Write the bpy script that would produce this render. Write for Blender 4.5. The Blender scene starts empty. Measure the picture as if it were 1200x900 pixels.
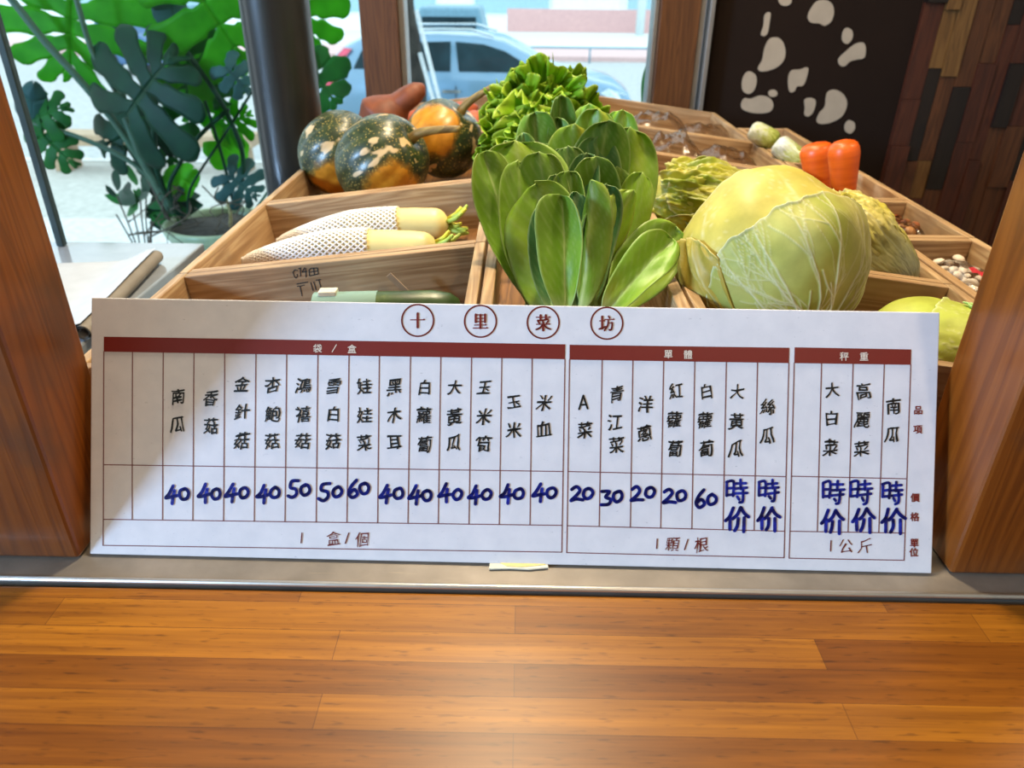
import bpy, bmesh, math, random
import numpy as np
from mathutils import Vector, Matrix, noise as mn

sc = bpy.context.scene
col = sc.collection
R = math.radians

# ------------------------------------------------------------------ camera
FPX, CAMH = 870.0, 0.40
_th, _yaw, _roll = R(28.8), R(0.6), R(0.6)
CF = np.array([-math.sin(_yaw)*math.cos(_th), math.cos(_yaw)*math.cos(_th), -math.sin(_th)])
_R0 = np.array([math.cos(_yaw), math.sin(_yaw), 0.0]); _U0 = np.cross(_R0, CF)
CR = math.cos(_roll)*_R0 + math.sin(_roll)*_U0
CU = np.cross(CR, CF)
CC = np.array([0.0, 0.0, CAMH])
cam_data = bpy.data.cameras.new('camera')
cam = bpy.data.objects.new('camera', cam_data); col.objects.link(cam)
cam_data.sensor_width = 36.0; cam_data.lens = 36.0*FPX/1200.0
cam_data.clip_start = 0.01; cam_data.clip_end = 300
cam_data.dof.use_dof = True; cam_data.dof.focus_distance = 0.62; cam_data.dof.aperture_fstop = 9.0
cam.matrix_world = Matrix(((CR[0], CU[0], -CF[0], CC[0]), (CR[1], CU[1], -CF[1], CC[1]), (CR[2], CU[2], -CF[2], CC[2]), (0, 0, 0, 1)))
sc.camera = cam

def at(px, py, Y=None, z=None):
    """world point seen at photograph pixel (px, py) on the plane y=Y or z=z"""
    d = CF*FPX + CR*(px-600.0) + CU*(450.0-py)
    k = (Y-CC[1])/d[1] if Y is not None else (z-CC[2])/d[2]
    return Vector(CC + d*k)

# ------------------------------------------------------------------ light
w = bpy.data.worlds.new('sky'); sc.world = w; w.use_nodes = True
bg = w.node_tree.nodes['Background']
bg.inputs['Color'].default_value = (0.80, 0.93, 1.0, 1); bg.inputs['Strength'].default_value = 2.3

def area(name, loc, target, size, size_y, power, color, spread=180):
    l = bpy.data.lights.new(name, 'AREA'); l.shape = 'RECTANGLE'; l.size = size; l.size_y = size_y
    l.energy = power; l.color = color; l.spread = R(spread)
    o = bpy.data.objects.new(name, l); col.objects.link(o); o.location = loc
    o.rotation_euler = (Vector(target)-Vector(loc)).to_track_quat('-Z', 'Y').to_euler()
    return o
area('assumed_cool_key', (-4.2, -1.60, 1.25), (0, 0.5, 0.05), 0.80, 0.80, 300, (0.42, 0.66, 1.0))  # unseen cool lamp inside the closed room, for daylight assumed from front left
area('assumed_lamp_over_greens', (-0.03, 0.98, 1.30), (0.08, 0.75, 0.1), 0.12, 0.12, 17, (1.0, 0.82, 0.56))  # unseen warm lamp, assumed; added to light the greens and front vegetables
area('assumed_lamp_over_display', (-0.03, 1.42, 1.50), (0.0, 1.2, 0.1), 0.12, 0.12, 9, (1.0, 0.80, 0.52))  # unseen warm lamp, assumed from the glare on the counter
area('assumed_lamp_rear', (-0.03, 1.78, 1.50), (0.0, 1.5, 0.1), 0.12, 0.12, 8, (1.0, 0.80, 0.52))  # further unseen lamp, assumed; lengthens the glare streak on the counter
area('assumed_lamp_right', (1.15, 0.95, 1.15), (-0.2, 0.6, 0.15), 0.16, 0.16, 6, (1.0, 0.76, 0.46))  # unseen lamp added to warm the left jamb's inner face, its source assumed
area('assumed_lamp_by_counter', (0.75, -0.75, 1.5), (0.0, 0.45, 0.05), 0.10, 0.10, 6.5, (1.0, 0.76, 0.50))  # unseen warm lamp, assumed from the shade at the sign's right end
area('ambient_fill', (0.2, 0.1, 1.85), (0.2, 0.3, 0.0), 1.6, 1.0, 2, (1.0, 0.92, 0.82))  # broad overhead fill added to lift the interior ambient, not a real fitting
sc.view_settings.view_transform = 'Standard'; sc.view_settings.look = 'None'
sc.view_settings.exposure = 0.0; sc.view_settings.gamma = 1.0
sc.view_settings.use_curve_mapping = False

# ------------------------------------------------------------------ materials
def lin(h):
    h = h.lstrip('#'); o = []
    for i in (0, 2, 4):
        c = int(h[i:i+2], 16)/255.0
        o.append(c/12.92 if c <= 0.04045 else ((c+0.055)/1.055)**2.4)
    return (*o, 1.0)

class NT:
    def __init__(s, name):
        s.m = bpy.data.materials.new(name); s.m.use_nodes = True
        s.t = s.m.node_tree; s.t.nodes.clear()
        s.out = s.n('ShaderNodeOutputMaterial'); s.b = s.n('ShaderNodeBsdfPrincipled')
        s.l(s.b.outputs[0], s.out.inputs[0])
    def n(s, t, **k):
        x = s.t.nodes.new(t)
        for a, v in k.items(): setattr(x, a, v)
        return x
    def l(s, a, b): s.t.links.new(a, b)
    def set(s, **k):
        names = dict(rough='Roughness', metal='Metallic', coat='Coat Weight', coatr='Coat Roughness', color='Base Color', spec='Specular IOR Level', sss='Subsurface Weight')
        for a, v in k.items(): s.b.inputs[names[a]].default_value = v
        return s
    def coords(s, scale=(1, 1, 1), rnd=True, which='Object'):
        tc = s.n('ShaderNodeTexCoord'); mp = s.n('ShaderNodeMapping'); mp.inputs['Scale'].default_value = scale
        if rnd:
            oi = s.n('ShaderNodeObjectInfo'); ad = s.n('ShaderNodeVectorMath', operation='ADD'); ml = s.n('ShaderNodeVectorMath', operation='SCALE')
            ml.inputs[0].default_value = (3.1, 7.7, 5.3); s.l(oi.outputs['Random'], ml.inputs['Scale'])
            s.l(tc.outputs[which], ad.inputs[0]); s.l(ml.outputs[0], ad.inputs[1]); s.l(ad.outputs[0], mp.inputs['Vector'])
        else: s.l(tc.outputs[which], mp.inputs['Vector'])
        return mp.outputs[0]
    def noise(s, vec, scale=5, detail=4, rough=0.55, dist=0.0):
        x = s.n('ShaderNodeTexNoise'); s.l(vec, x.inputs['Vector'])
        x.inputs['Scale'].default_value = scale; x.inputs['Detail'].default_value = detail
        x.inputs['Roughness'].default_value = rough; x.inputs['Distortion'].default_value = dist
        return x.outputs['Fac']
    def ramp(s, fac, stops):
        x = s.n('ShaderNodeValToRGB'); e = x.color_ramp.elements
        while len(e) < len(stops): e.new(0.5)
        for q, (p, c) in zip(e, stops): q.position = p; q.color = lin(c) if isinstance(c, str) else c
        s.l(fac, x.inputs[0]); return x.outputs[0]
    def mix(s, fac, a, b, mode='MIX'):
        x = s.n('ShaderNodeMix', data_type='RGBA', blend_type=mode)
        for i, v in ((0, fac), (6, a), (7, b)):
            if hasattr(v, 'links'): s.l(v, x.inputs[i])
            elif isinstance(v, (int, float)): x.inputs[i].default_value = v
            else: x.inputs[i].default_value = lin(v) if isinstance(v, str) else v
        return x.outputs[2]
    def math(s, op, a, b=0.0):
        x = s.n('ShaderNodeMath', operation=op)
        for i, v in enumerate((a, b)):
            if hasattr(v, 'links'): s.l(v, x.inputs[i])
            else: x.inputs[i].default_value = v
        return x.outputs[0]
    def color(s, c): s.l(c, s.b.inputs['Base Color']); return s
    def bump(s, h, strength=0.2, dist=0.002):
        x = s.n('ShaderNodeBump'); x.inputs['Strength'].default_value = strength; x.inputs['Distance'].default_value = dist
        s.l(h, x.inputs['Height']); s.l(x.outputs[0], s.b.inputs['Normal']); return s
    def translucent(s, colr, w):
        tr = s.n('ShaderNodeBsdfTranslucent'); ms = s.n('ShaderNodeMixShader'); ms.inputs[0].default_value = w
        if hasattr(colr, 'links'): s.l(colr, tr.inputs[0])
        else: tr.inputs[0].default_value = colr
        s.l(s.b.outputs[0], ms.inputs[1]); s.l(tr.outputs[0], ms.inputs[2]); s.l(ms.outputs[0], s.out.inputs[0]); return s
    def attr(s, name='col'):
        a = s.n('ShaderNodeAttribute'); a.attribute_name = name; return a.outputs['Color']

def plain(name, c, rough=0.6, metal=0.0, coat=0.0, nz=0.06, nscale=30, bump=0.0):
    t = NT(name).set(rough=rough, metal=metal, coat=coat)
    v = t.coords(); f = t.noise(v, nscale, 5)
    c = lin(c) if isinstance(c, str) else c
    lo = tuple(max(0, x*(1-3*nz)) for x in c[:3])+(1,); hi = tuple(min(1, x*(1+3*nz)) for x in c[:3])+(1,)
    t.color(t.ramp(f, [(0.3, lo), (0.7, hi)]))
    if bump: t.bump(f, bump)
    return t.m

def wood(name, dark, mid, light, axis='X', fine=90, rough=0.55, bump=0.25, coat=0.0, stain=None, stain_amt=0.5):
    t = NT(name).set(rough=rough, coat=coat, coatr=0.15)
    sc_ = {'X': (0.9, 12, 12), 'Y': (12, 0.9, 12), 'Z': (12, 12, 0.9)}[axis]
    v = t.coords(sc_)
    rings = t.noise(v, 2.2, 3, 0.5, 1.2)
    wv = t.math('FRACT', t.math('MULTIPLY', rings, 7.0))
    tri = t.math('ABSOLUTE', t.math('SUBTRACT', wv, 0.5))
    sf = {'X': (2.5, fine, fine), 'Y': (fine, 2.5, fine), 'Z': (fine, fine, 2.5)}[axis]
    fib = t.noise(t.coords(sf), 2.0, 4, 0.7)
    f = t.math('ADD', t.math('MULTIPLY', tri, 0.9), t.math('MULTIPLY', fib, 0.55))
    c = t.ramp(f, [(0.12, dark), (0.48, mid), (0.95, light)])
    if stain:
        s = t.noise(t.coords((1, 1, 1)), 9, 4, 0.6)
        c = t.mix(t.math('MULTIPLY', t.ramp(s, [(0.5, (0, 0, 0, 1)), (0.68, (1, 1, 1, 1))]), stain_amt), c, stain)
    t.color(c); t.bump(f, bump, 0.0015)
    return t.m

M = {}
M['crate_x'] = wood('crate_wood_across', '#866440', '#a88660', '#c8ac84', 'X', stain='#75664f', stain_amt=0.4)
M['crate_y'] = wood('crate_wood_along', '#8a6844', '#ae8c64', '#ceb48c', 'Y', stain='#7c6e5a', stain_amt=0.45)
M['crate_floor'] = wood('crate_floor_wood', '#5c3a1c', '#83582c', '#a27440', 'Y')
M['jamb'] = wood('jamb_wood', '#5c2c08', '#763c0c', '#874a14', 'Z', rough=0.40, bump=0.08, coat=0.15, stain='#463325', stain_amt=0.55)
M['post'] = wood('window_post_wood', '#43260f', '#593417', '#6b4320', 'Z', rough=0.5, bump=0.1)
M['stand'] = wood('stand_wood', '#4a2c14', '#6b4422', '#835a30', 'X')

# counter: butcher-block lamellae
t = NT('butcher_block').set(rough=0.40, coat=0.10, coatr=0.28, spec=0.34)
v = t.coords((1, 1, 1), rnd=False)
br = t.n('ShaderNodeTexBrick'); br.offset = 0.37; br.offset_frequency = 2; br.squash = 1.3; br.squash_frequency = 3
t.l(v, br.inputs['Vector'])
for k, x in (('Scale', 1.0), ('Mortar Size', 0.00025), ('Mortar Smooth', 0.4), ('Bias', 0.0), ('Brick Width', 0.33), ('Row Height', 0.026)): br.inputs[k].default_value = x
br.inputs['Color1'].default_value = lin('#8a4e0c'); br.inputs['Color2'].default_value = lin('#bd7a1c'); br.inputs['Mortar'].default_value = lin('#6a3a12')
fib = t.noise(t.coords((3, 120, 60), rnd=False), 2.0, 5, 0.7)
big = t.noise(t.coords((1.5, 26, 26), rnd=False), 2.0, 3, 0.6, 0.8)
spk = t.noise(t.coords((60, 420, 60), rnd=False), 1.0, 2, 0.5)
c = t.mix(0.75, br.outputs['Color'], t.ramp(fib, [(0.3, '#b0a090'), (0.7, '#ffffff')]), 'MULTIPLY')
c = t.mix(0.5, c, t.ramp(big, [(0.35, '#9a8068'), (0.65, '#ffffff')]), 'MULTIPLY')
c = t.mix(0.5, c, t.ramp(spk, [(0.28, '#705030'), (0.40, '#ffffff')]), 'MULTIPLY')
t.color(c); t.bump(fib, 0.08, 0.0008); M['counter'] = t.m

# brushed, scratched sill metal
t = NT('sill_metal').set(rough=0.45, metal=0.55)
v = t.coords((1, 1, 1), rnd=False)
mp = t.n('ShaderNodeMapping'); mp.inputs['Rotation'].default_value = (0, 0, R(58)); mp.inputs['Scale'].default_value = (6, 240, 1)
t.l(v, mp.inputs['Vector'])
scr = t.noise(mp.outputs[0], 2.2, 2, 0.5)
patch = t.noise(v, 9, 2)
c = t.ramp(t.noise(v, 22, 6), [(0.3, '#857d72'), (0.7, '#a1978a')])
c = t.mix(t.math('MULTIPLY', t.ramp(scr, [(0.66, (0, 0, 0, 1)), (0.72, (1, 1, 1, 1))]), t.ramp(patch, [(0.5, (0, 0, 0, 1)), (0.62, (1, 1, 1, 1))])), c, '#cdb894')
t.color(c); M['sill'] = t.m
M['steel'] = plain('polished_steel_edge', '#d0ccc4', 0.38, 0.85, nz=0.02)
M['dark_steel'] = plain('dark_steel', '#2e3c3a', 0.4, 0.3)
M['alu'] = plain('grey_aluminium', '#9a9794', 0.35, 0.6, nz=0.02)
M['black_pipe'] = plain('black_painted_pipe', '#20211f', 0.34, 0.1, coat=0.15, nz=0.03)
M['panel'] = plain('dark_brown_panel', '#1e120b', 0.85, nz=0.05, nscale=4); M['panel'].node_tree.nodes['Principled BSDF'].inputs['Specular IOR Level'].default_value = 0.2
M['spot'] = plain('taupe_paint', '#a89a88', 0.7, nz=0.02)
M['plaster'] = plain('warm_plaster', '#b8a890', 0.9)
M['floor'] = plain('floor_tile', '#6b6058', 0.6)

# ------------------------------------------------------------------ mesh helpers
def link(o, parent=None):
    col.objects.link(o)
    if parent is not None: o.parent = parent
    return o
def mesh_obj(name, verts, faces, mat, parent=None, smooth=False, cols=None, fmats=None):
    me = bpy.data.meshes.new(name); me.from_pydata([tuple(v) for v in verts], [], faces)
    for m_ in (mat if isinstance(mat, (list, tuple)) else [mat]): me.materials.append(m_)
    if smooth: me.polygons.foreach_set('use_smooth', [True]*len(me.polygons))
    if fmats is not None: me.polygons.foreach_set('material_index', fmats)
    if cols is not None:
        a = me.attributes.new('col', 'FLOAT_COLOR', 'POINT')
        c = np.ones((len(me.vertices), 4), dtype=np.float32); c[:, :3] = np.asarray(cols)[:, :3]; a.data.foreach_set('color', c.ravel())
    me.update()
    return link(bpy.data.objects.new(name, me), parent)
def tag(o, label=None, cat=None, group=None, kind=None):
    if label: o['label'] = label
    if cat: o['category'] = cat
    if group: o['group'] = group
    if kind: o['kind'] = kind
    return o
def empty(name, loc=(0, 0, 0), label=None, cat=None, group=None, kind=None):
    o = bpy.data.objects.new(name, None); o.empty_display_size = 0.02; col.objects.link(o); o.location = loc
    return tag(o, label, cat, group, kind)
class MB:
    """collects primitive shapes into one mesh"""
    def __init__(s): s.v = []; s.f = []; s.mi = []
    def add(s, vs, fs, mi=0):
        k = len(s.v); s.v += [Vector(v) for v in vs]; s.f += [tuple(i+k for i in f) for f in fs]; s.mi += [mi]*len(fs); return s
    def box(s, a, b, mi=0, mat=None):
        x0, y0, z0 = a; x1, y1, z1 = b
        vs = [Vector(p) for p in ((x0, y0, z0), (x1, y0, z0), (x1, y1, z0), (x0, y1, z0), (x0, y0, z1), (x1, y0, z1), (x1, y1, z1), (x0, y1, z1))]
        if mat is not None: vs = [mat @ p for p in vs]
        return s.add(vs, [(0, 3, 2, 1), (4, 5, 6, 7), (0, 1, 5, 4), (1, 2, 6, 5), (2, 3, 7, 6), (3, 0, 4, 7)], mi)
    def tube(s, pts, rad, n=8, mi=0, cap=True):
        pts = [Vector(p) for p in pts]; N = len(pts)
        rad = [rad]*N if isinstance(rad, (int, float)) else rad
        rings = []; up = None
        for i, p in enumerate(pts):
            d = (pts[min(i+1, N-1)]-pts[max(i-1, 0)]).normalized()
            if up is None: up = Vector((0, 0, 1)) if abs(d.z) < 0.9 else Vector((1, 0, 0))
            x = d.cross(up)
            if x.length < 1e-6: x = d.orthogonal()
            x.normalize(); y = x.cross(d).normalized(); up = y
            rings.append([p + (x*math.cos(2*math.pi*j/n) + y*math.sin(2*math.pi*j/n))*rad[i] for j in range(n)])
        vs = [q for r in rings for q in r]; fs = []
        for i in range(N-1):
            for j in range(n):
                fs.append((i*n+j, i*n+(j+1) % n, (i+1)*n+(j+1) % n, (i+1)*n+j))
        if cap: fs += [tuple(range(n))[::-1], tuple((N-1)*n+j for j in range(n))]
        return s.add(vs, fs, mi)
    def grid(s, P, mi=0, wrap=False):
        nu = len(P); nv = len(P[0]); vs = [q for r in P for q in r]; fs = []
        for i in range(nu-1):
            for j in range(nv if wrap else nv-1):
                fs.append((i*nv+j, i*nv+(j+1) % nv, (i+1)*nv+(j+1) % nv, (i+1)*nv+j))
        return s.add(vs, fs, mi)
    def build(s, name, mat, parent=None, smooth=False, bevel=0.0, seg=2, cols=None):
        o = mesh_obj(name, s.v, s.f, mat, parent, smooth, cols, s.mi)
        if bevel:
            b = o.modifiers.new('bevel', 'BEVEL'); b.width = bevel; b.segments = seg; b.limit_method = 'ANGLE'; b.angle_limit = R(40)
        return o
def lathe(prof, n=32, axis_pts=None):
    """rings of (r, z) around local z"""
    return [[Vector((r*math.cos(2*math.pi*j/n), r*math.sin(2*math.pi*j/n), z)) for j in range(n)] for r, z in prof]
def frame(z, hint):
    z = Vector(z).normalized(); y = Vector(hint) - z*Vector(hint).dot(z); y.normalize(); x = y.cross(z)
    return x, y, z
def to_mat(o, x, y, z): return Matrix(((x.x, y.x, z.x, o.x), (x.y, y.y, z.y, o.y), (x.z, y.z, z.z, o.z), (0, 0, 0, 1)))
def struct(name, mb, mat, bevel=0.0, parent=None, smooth=False):
    o = mb.build(name, mat, parent, smooth, bevel)
    if parent is None: o['kind'] = 'structure'
    return o
def spline(pts, n=8, closed=False):
    pts = [Vector(p) for p in pts]; N = len(pts); out = []
    for i in range(N if closed else N-1):
        g = (lambda k: pts[k % N]) if closed else (lambda k: pts[max(0, min(N-1, k))])
        p0, p1, p2, p3 = g(i-1), g(i), g(i+1), g(i+2)
        for k in range(n):
            t = k/n
            out.append(0.5*((2*p1)+(p2-p0)*t+(2*p0-5*p1+4*p2-p3)*t*t+(3*p1-p0-3*p2+p3)*t*t*t))
    if not closed: out.append(pts[-1])
    return out

# ------------------------------------------------------------------ the setting
ZF = -0.85           # floor of the restaurant
YW = 2.10            # plane of the window wall
GZ = -1.87           # street level
struct('floor', MB().box((-4.7, -2.5, ZF-0.05), (2.2, YW+0.12, ZF)), M['floor'])
struct('ceiling', MB().box((-4.7, -2.5, 1.95), (2.2, YW+0.12, 2.0)), M['plaster'])
struct('wall_right', MB().box((2.1, -2.5, ZF), (2.2, YW+0.12, 1.95)), M['plaster'])
struct('wall_front', MB().box((-4.7, -2.6, ZF), (2.1, -2.5, 1.95)), M['plaster'])
struct('wall_left', MB().box((-4.8, -2.5, ZF), (-4.7, 1.2, 1.95)), M['plaster'])
# counter with steel edged sill
ct = empty('wooden_counter', (0, 0.24, ZF), 'butcher-block wooden counter top in front of the price sign', 'counter')
o = MB().box((-1.3, -0.19, 0.80), (1.3, 0.168, 0.848)).build('counter_top', M['counter'], ct, bevel=0.003)
MB().box((-1.28, -0.15, 0.0), (1.28, 0.15, 0.80)).build('counter_base', M['stand'], ct)
struct('trim_1', MB().box((-1.3, 0.414, -0.85), (1.3, 0.60, -0.001)), M['sill'])
MB().tube([(-1.3, 0.4125, -0.0005), (1.3, 0.4125, -0.0005)], 0.0024, 12).build('steel_edge', M['steel'], bpy.data.objects['trim_1'], True)
def jamb(name, side):
    x0 = 0.3335*side if side > 0 else -0.339
    x1 = x0 + 0.16*side
    mb = MB().box((min(x0, x1), 0.435, 0.0), (max(x0, x1), 0.515, 1.95))
    return struct(name, mb, M['jamb'], bevel=0.003)
jamb('trim_2', -1); jamb('trim_3', 1)

# window wall: posts, panes
win = empty('window_1', (0, YW, ZF), kind='structure')
def wbox(name, a, b, mat, bevel=0.002):
    return MB().box((a[0], a[1]-YW, a[2]-ZF), (b[0], b[1]-YW, b[2]-ZF)).build(name, mat, win, bevel=bevel)
wbox('window_post', (-0.412, YW-0.04, ZF), (-0.318, YW+0.06, 1.95), M['post'])
wbox('window_post', (0.337, YW-0.04, ZF), (0.436, YW+0.06, 1.95), M['post'])
wbox('metal_strip', (-0.3175, YW-0.02, ZF), (-0.303, YW+0.05, 1.95), M['alu'])
wbox('metal_strip', (0.325, YW-0.02, ZF), (0.3365, YW+0.05, 1.95), M['alu'])
wbox('metal_strip', (0.4365, YW-0.03, ZF), (0.452, YW+0.05, 1.95), M['alu'])
wbox('metal_strip', (0.458, YW-0.045, ZF), (0.470, YW+0.05, 1.95), M['alu'])
t = NT('window_glass'); t.t.nodes.remove(t.b)
fr = t.n('ShaderNodeFresnel'); fr.inputs[0].default_value = 1.16
tr = t.n('ShaderNodeBsdfTransparent'); tr.inputs[0].default_value = (0.93, 0.98, 0.98, 1)
gl = t.n('ShaderNodeBsdfGlossy'); gl.inputs['Roughness'].default_value = 0.02
ms = t.n('ShaderNodeMixShader'); t.l(fr.outputs[0], ms.inputs[0]); t.l(tr.outputs[0], ms.inputs[1]); t.l(gl.outputs[0], ms.inputs[2]); t.l(ms.outputs[0], t.out.inputs[0])
M['glass'] = t.m
wbox('pane', (-3.0, YW, ZF+0.1), (-0.412, YW+0.008, 1.95), M['glass'], 0)
wbox('pane', (-0.303, YW, ZF+0.1), (0.325, YW+0.008, 1.95), M['glass'], 0)
wbox('bottom_rail', (-3.0, YW-0.03, ZF), (-0.412, YW+0.05, ZF+0.10), M['alu'])
wbox('bottom_rail', (-0.303, YW-0.03, ZF), (0.325, YW+0.05, ZF+0.10), M['alu'])

# dark panel wall with cow-print spots, and the wood mosaic beside it
struct('wall_back', MB().box((0.470, YW, ZF), (2.2, YW+0.10, 1.95)), M['panel'])
wb = bpy.data.objects['wall_back']
spots = [
 [(688,2),(700,-22),(735,-25),(750,5),(735,25),(705,25)],
 [(825,80),(840,40),(870,5),(910,0),(940,20),(948,60),(935,100),(905,120),(880,110),(840,105)],
 [(636,58),(651,62),(647,105),(637,155),(620,169),(606,160),(618,120),(622,75)],
 [(650,180),(690,178),(715,210),(720,260),(700,300),(660,325),(610,335),(592,320),(612,280),(625,220)],
 [(552,334),(580,350),(586,385),(572,425),(548,440),(522,425),(517,385),(530,348)],
 [(515,480),(530,460),(560,462),(600,448),(640,455),(662,480),(660,510),(635,528),(580,530),(535,520),(515,505)],
 [(662,420),(680,428),(682,445),(663,454),(645,448),(642,430)],
 [(735,360),(750,330),(790,325),(820,315),(828,330),(815,380),(800,402),(775,405),(765,425),(745,432),(735,410)],
 [(1012,130),(1034,145),(1034,180),(1012,205),(990,195),(986,165),(996,138)],
 [(1010,235),(1050,205),(1085,200),(1097,225),(1090,270),(1050,280),(1020,290),(1000,310),(975,305),(970,275)],
 [(810,470),(830,458),(858,465),(862,490),(848,530),(825,546),(810,535),(812,505)],
 [(920,430),(950,420),(985,435),(1008,470),(1005,510),(980,550),(930,575),(885,580),(867,565),(880,530),(905,500),(910,460)],
 [(1022,563),(1044,575),(1045,605),(1024,626),(1002,615),(998,590),(1008,570)]]
for s_ in spots:
    ring = spline([(a, b, 0) for a, b in s_], 6, True)
    P = [at(740+q.x/4, q.y/4, Y=YW) for q in ring]; n = len(P)
    mesh_obj('cow_spot', [p+Vector((0, -0.002, 0)) for p in P]+[p+Vector((0, 0.001, 0)) for p in P],
             [tuple(range(n))]+[(i, i+n, (i+1) % n+n, (i+1) % n) for i in range(n)], M['spot'], wb)
mos = [wood('mosaic_dark', '#0e0705', '#160c08', '#20130c', 'Z'), wood('mosaic_red', '#2d120a', '#431d0f', '#552814', 'Z'),
       wood('mosaic_brown', '#361b0d', '#4e2b14', '#63381c', 'Z'), wood('mosaic_tan', '#4f3518', '#6a4822', '#7d5a2e', 'Z')]
rnd = random.Random(5); mb = MB(); x = 0.995
while x < 2.1:
    wd = rnd.uniform(0.03, 0.062); z = -0.85+rnd.uniform(-0.3, 0)
    while z < 1.95:
        h = rnd.uniform(0.09, 0.34); k = rnd.choices(range(4), (5, 5, 4, 1.3))[0]
        if z+h > -0.85: mb.box((x, YW-0.012-rnd.uniform(0, 0.014), max(z, -0.85)), (min(x+wd-0.001, 2.1), YW-0.0005, min(z+h-0.001, 1.95)), k)
        z += h
    x += wd
mb.build('mosaic_cladding', mos, wb)

# round black column and slim steel upright by the table
cc = (at(296, 100, 1.5)+at(372, 100, 1.5))/2
o = MB().grid(lathe([(0.062, ZF), (0.062, 1.95)], 48), wrap=True).build('column_round', M['black_pipe'], None, True)
o.location = (cc.x, cc.y, 0); o['kind'] = 'structure'

# outside: terrace, pavement, road, far kerbs and walls
M['paving'] = plain('pale_paving', '#b9b8b2', 0.9, nz=0.05, nscale=14, bump=0.2)
M['asphalt'] = plain('pale_asphalt', '#b4b6b6', 0.95, nz=0.05, nscale=9)
M['white_conc'] = plain('white_concrete', '#d9dad8', 0.9)
M['red_pave'] = plain('reddish_paving', '#d8b6b4', 0.9)
M['red_brick'] = plain('reddish_brick_wall', '#d3a9a8', 0.9)
M['facade'] = plain('pale_blue_facade', '#93b6c4', 0.5)
M['facade_w'] = plain('pale_facade', '#d8e2e4', 0.7)
struct('terrace', MB().box((-6, YW+0.12, GZ), (4, 3.55, -0.66)), M['white_conc'])
struct('pavement', MB().box((-40, 3.55, GZ-0.3), (40, 10.35, GZ)), M['paving'])
struct('road', MB().box((-60, 10.35, GZ-0.4), (60, 25.0, GZ-0.04)), M['asphalt'])
struct('pavement_far', MB().box((-60, 25.0, GZ-0.3), (60, 28.6, GZ+0.10)), M['red_pave'])
struct('road_far', MB().box((-80, 28.6, GZ-0.4), (80, 38.0, GZ)), M['white_conc'])
struct('wall_far', MB().box((-0.8, 38.0, GZ-0.2), (60, 38.5, GZ+0.95)), M['red_brick'])
mb = MB().box((-60, 42, GZ-0.4), (60, 43, 9), 0)
for i, (a, b, m_) in enumerate(((-9, -4.5, 1), (-2.5, 1.2, 1), (1.4, 4.8, 0), (5.2, 9.4, 1), (11, 17, 1), (-24, -12, 1))): mb.box((a, 41.9, GZ+0.6), (b, 42.0, 6), m_)
struct('wall_building', mb, [M['facade_w'], M['facade']])
struct('kerb', MB().box((-60, 10.2, GZ-0.2), (60, 10.35, GZ+0.02)), M['white_conc'])
# ------------------------------------------------------------------ price sign
sgn = empty('price_sign', at(105, 648, z=0.0), 'long white price board with red title circles and handwritten prices leaning on the wooden crates', 'sign')
SB = Vector((-0.333, 0.4390, 0.0012)); SBR = Vector((0.319, 0.4340, 0.0012)); TILT = R(27.5); SH = 0.200
sx = (SBR-SB).normalized(); SW = (SBR-SB).length
sy = Vector((0, math.sin(TILT), math.cos(TILT))); sy = (sy-sx*sy.dot(sx)).normalized(); sn = sx.cross(sy)      # sn faces the viewer
if sn.y > 0: sn = -sn
inv = Vector(sgn.location)
def sp(px, py, lift=0.0004):
    d = CF*FPX + CR*(px-600.0) + CU*(450.0-py); d = Vector(d); o_ = Vector(CC)
    k = (SB-o_).dot(sn)/d.dot(sn)
    return o_ + d*k + sn*lift - inv
t = NT('laminated_board').set(rough=0.32, spec=0.4)
v = t.coords((1, 1, 1), rnd=False)
c = t.ramp(t.noise(v, 60, 5), [(0.3, '#dcdce2'), (0.7, '#e6e5ea')])
c = t.mix(t.ramp(t.noise(t.coords((1, 1, 2.5), rnd=False), 260, 2), [(0.70, (0, 0, 0, 1)), (0.78, (0.55, 0.55, 0.55, 1))]), c, '#a9a9b2')
t.color(c); M['board'] = t.m
M['s_red'] = plain('sign_red_print', '#7a221b', 0.4, nz=0.01)
M['s_line'] = plain('sign_line_print', '#7d4a4c', 0.5, nz=0.01)
M['s_cream'] = plain('sign_cream_print', '#eadccb', 0.5, nz=0.01)
M['s_ink'] = plain('black_marker', '#0d0d0f', 0.45, nz=0.01)
t = NT('blue_marker').set(rough=0.4)
t.color(t.ramp(t.noise(t.coords((1, 1, 1), rnd=False), 170, 3), [(0.35, '#0a0c55'), (0.6, '#15249a'), (0.8, '#2a45c0')])); M['s_blue'] = t.m
M['s_brown'] = plain('brown_pen', '#6d1f1c', 0.5, nz=0.01)
M['edge_white'] = plain('board_core', '#eceae4', 0.6, nz=0.01)
A, B_, C_, D_ = SB-inv, SBR-inv, SBR+sy*SH-inv, SB+sy*SH-inv
bk = -sn*0.005
mb = MB().add([A, B_, C_, D_, A+bk, B_+bk, C_+bk, D_+bk], [(0, 1, 2, 3), (5, 4, 7, 6), (4, 5, 1, 0), (1, 5, 6, 2), (2, 6, 7, 3), (3, 7, 4, 0)])
mb.build('board', M['board'], sgn, bevel=0.0008)
def quad_px(mb, ps, lift=0.0004):
    q = [sp(x, y, lift) for x, y in ps]; mb.add(q, [(0, 1, 2, 3)])
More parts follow.
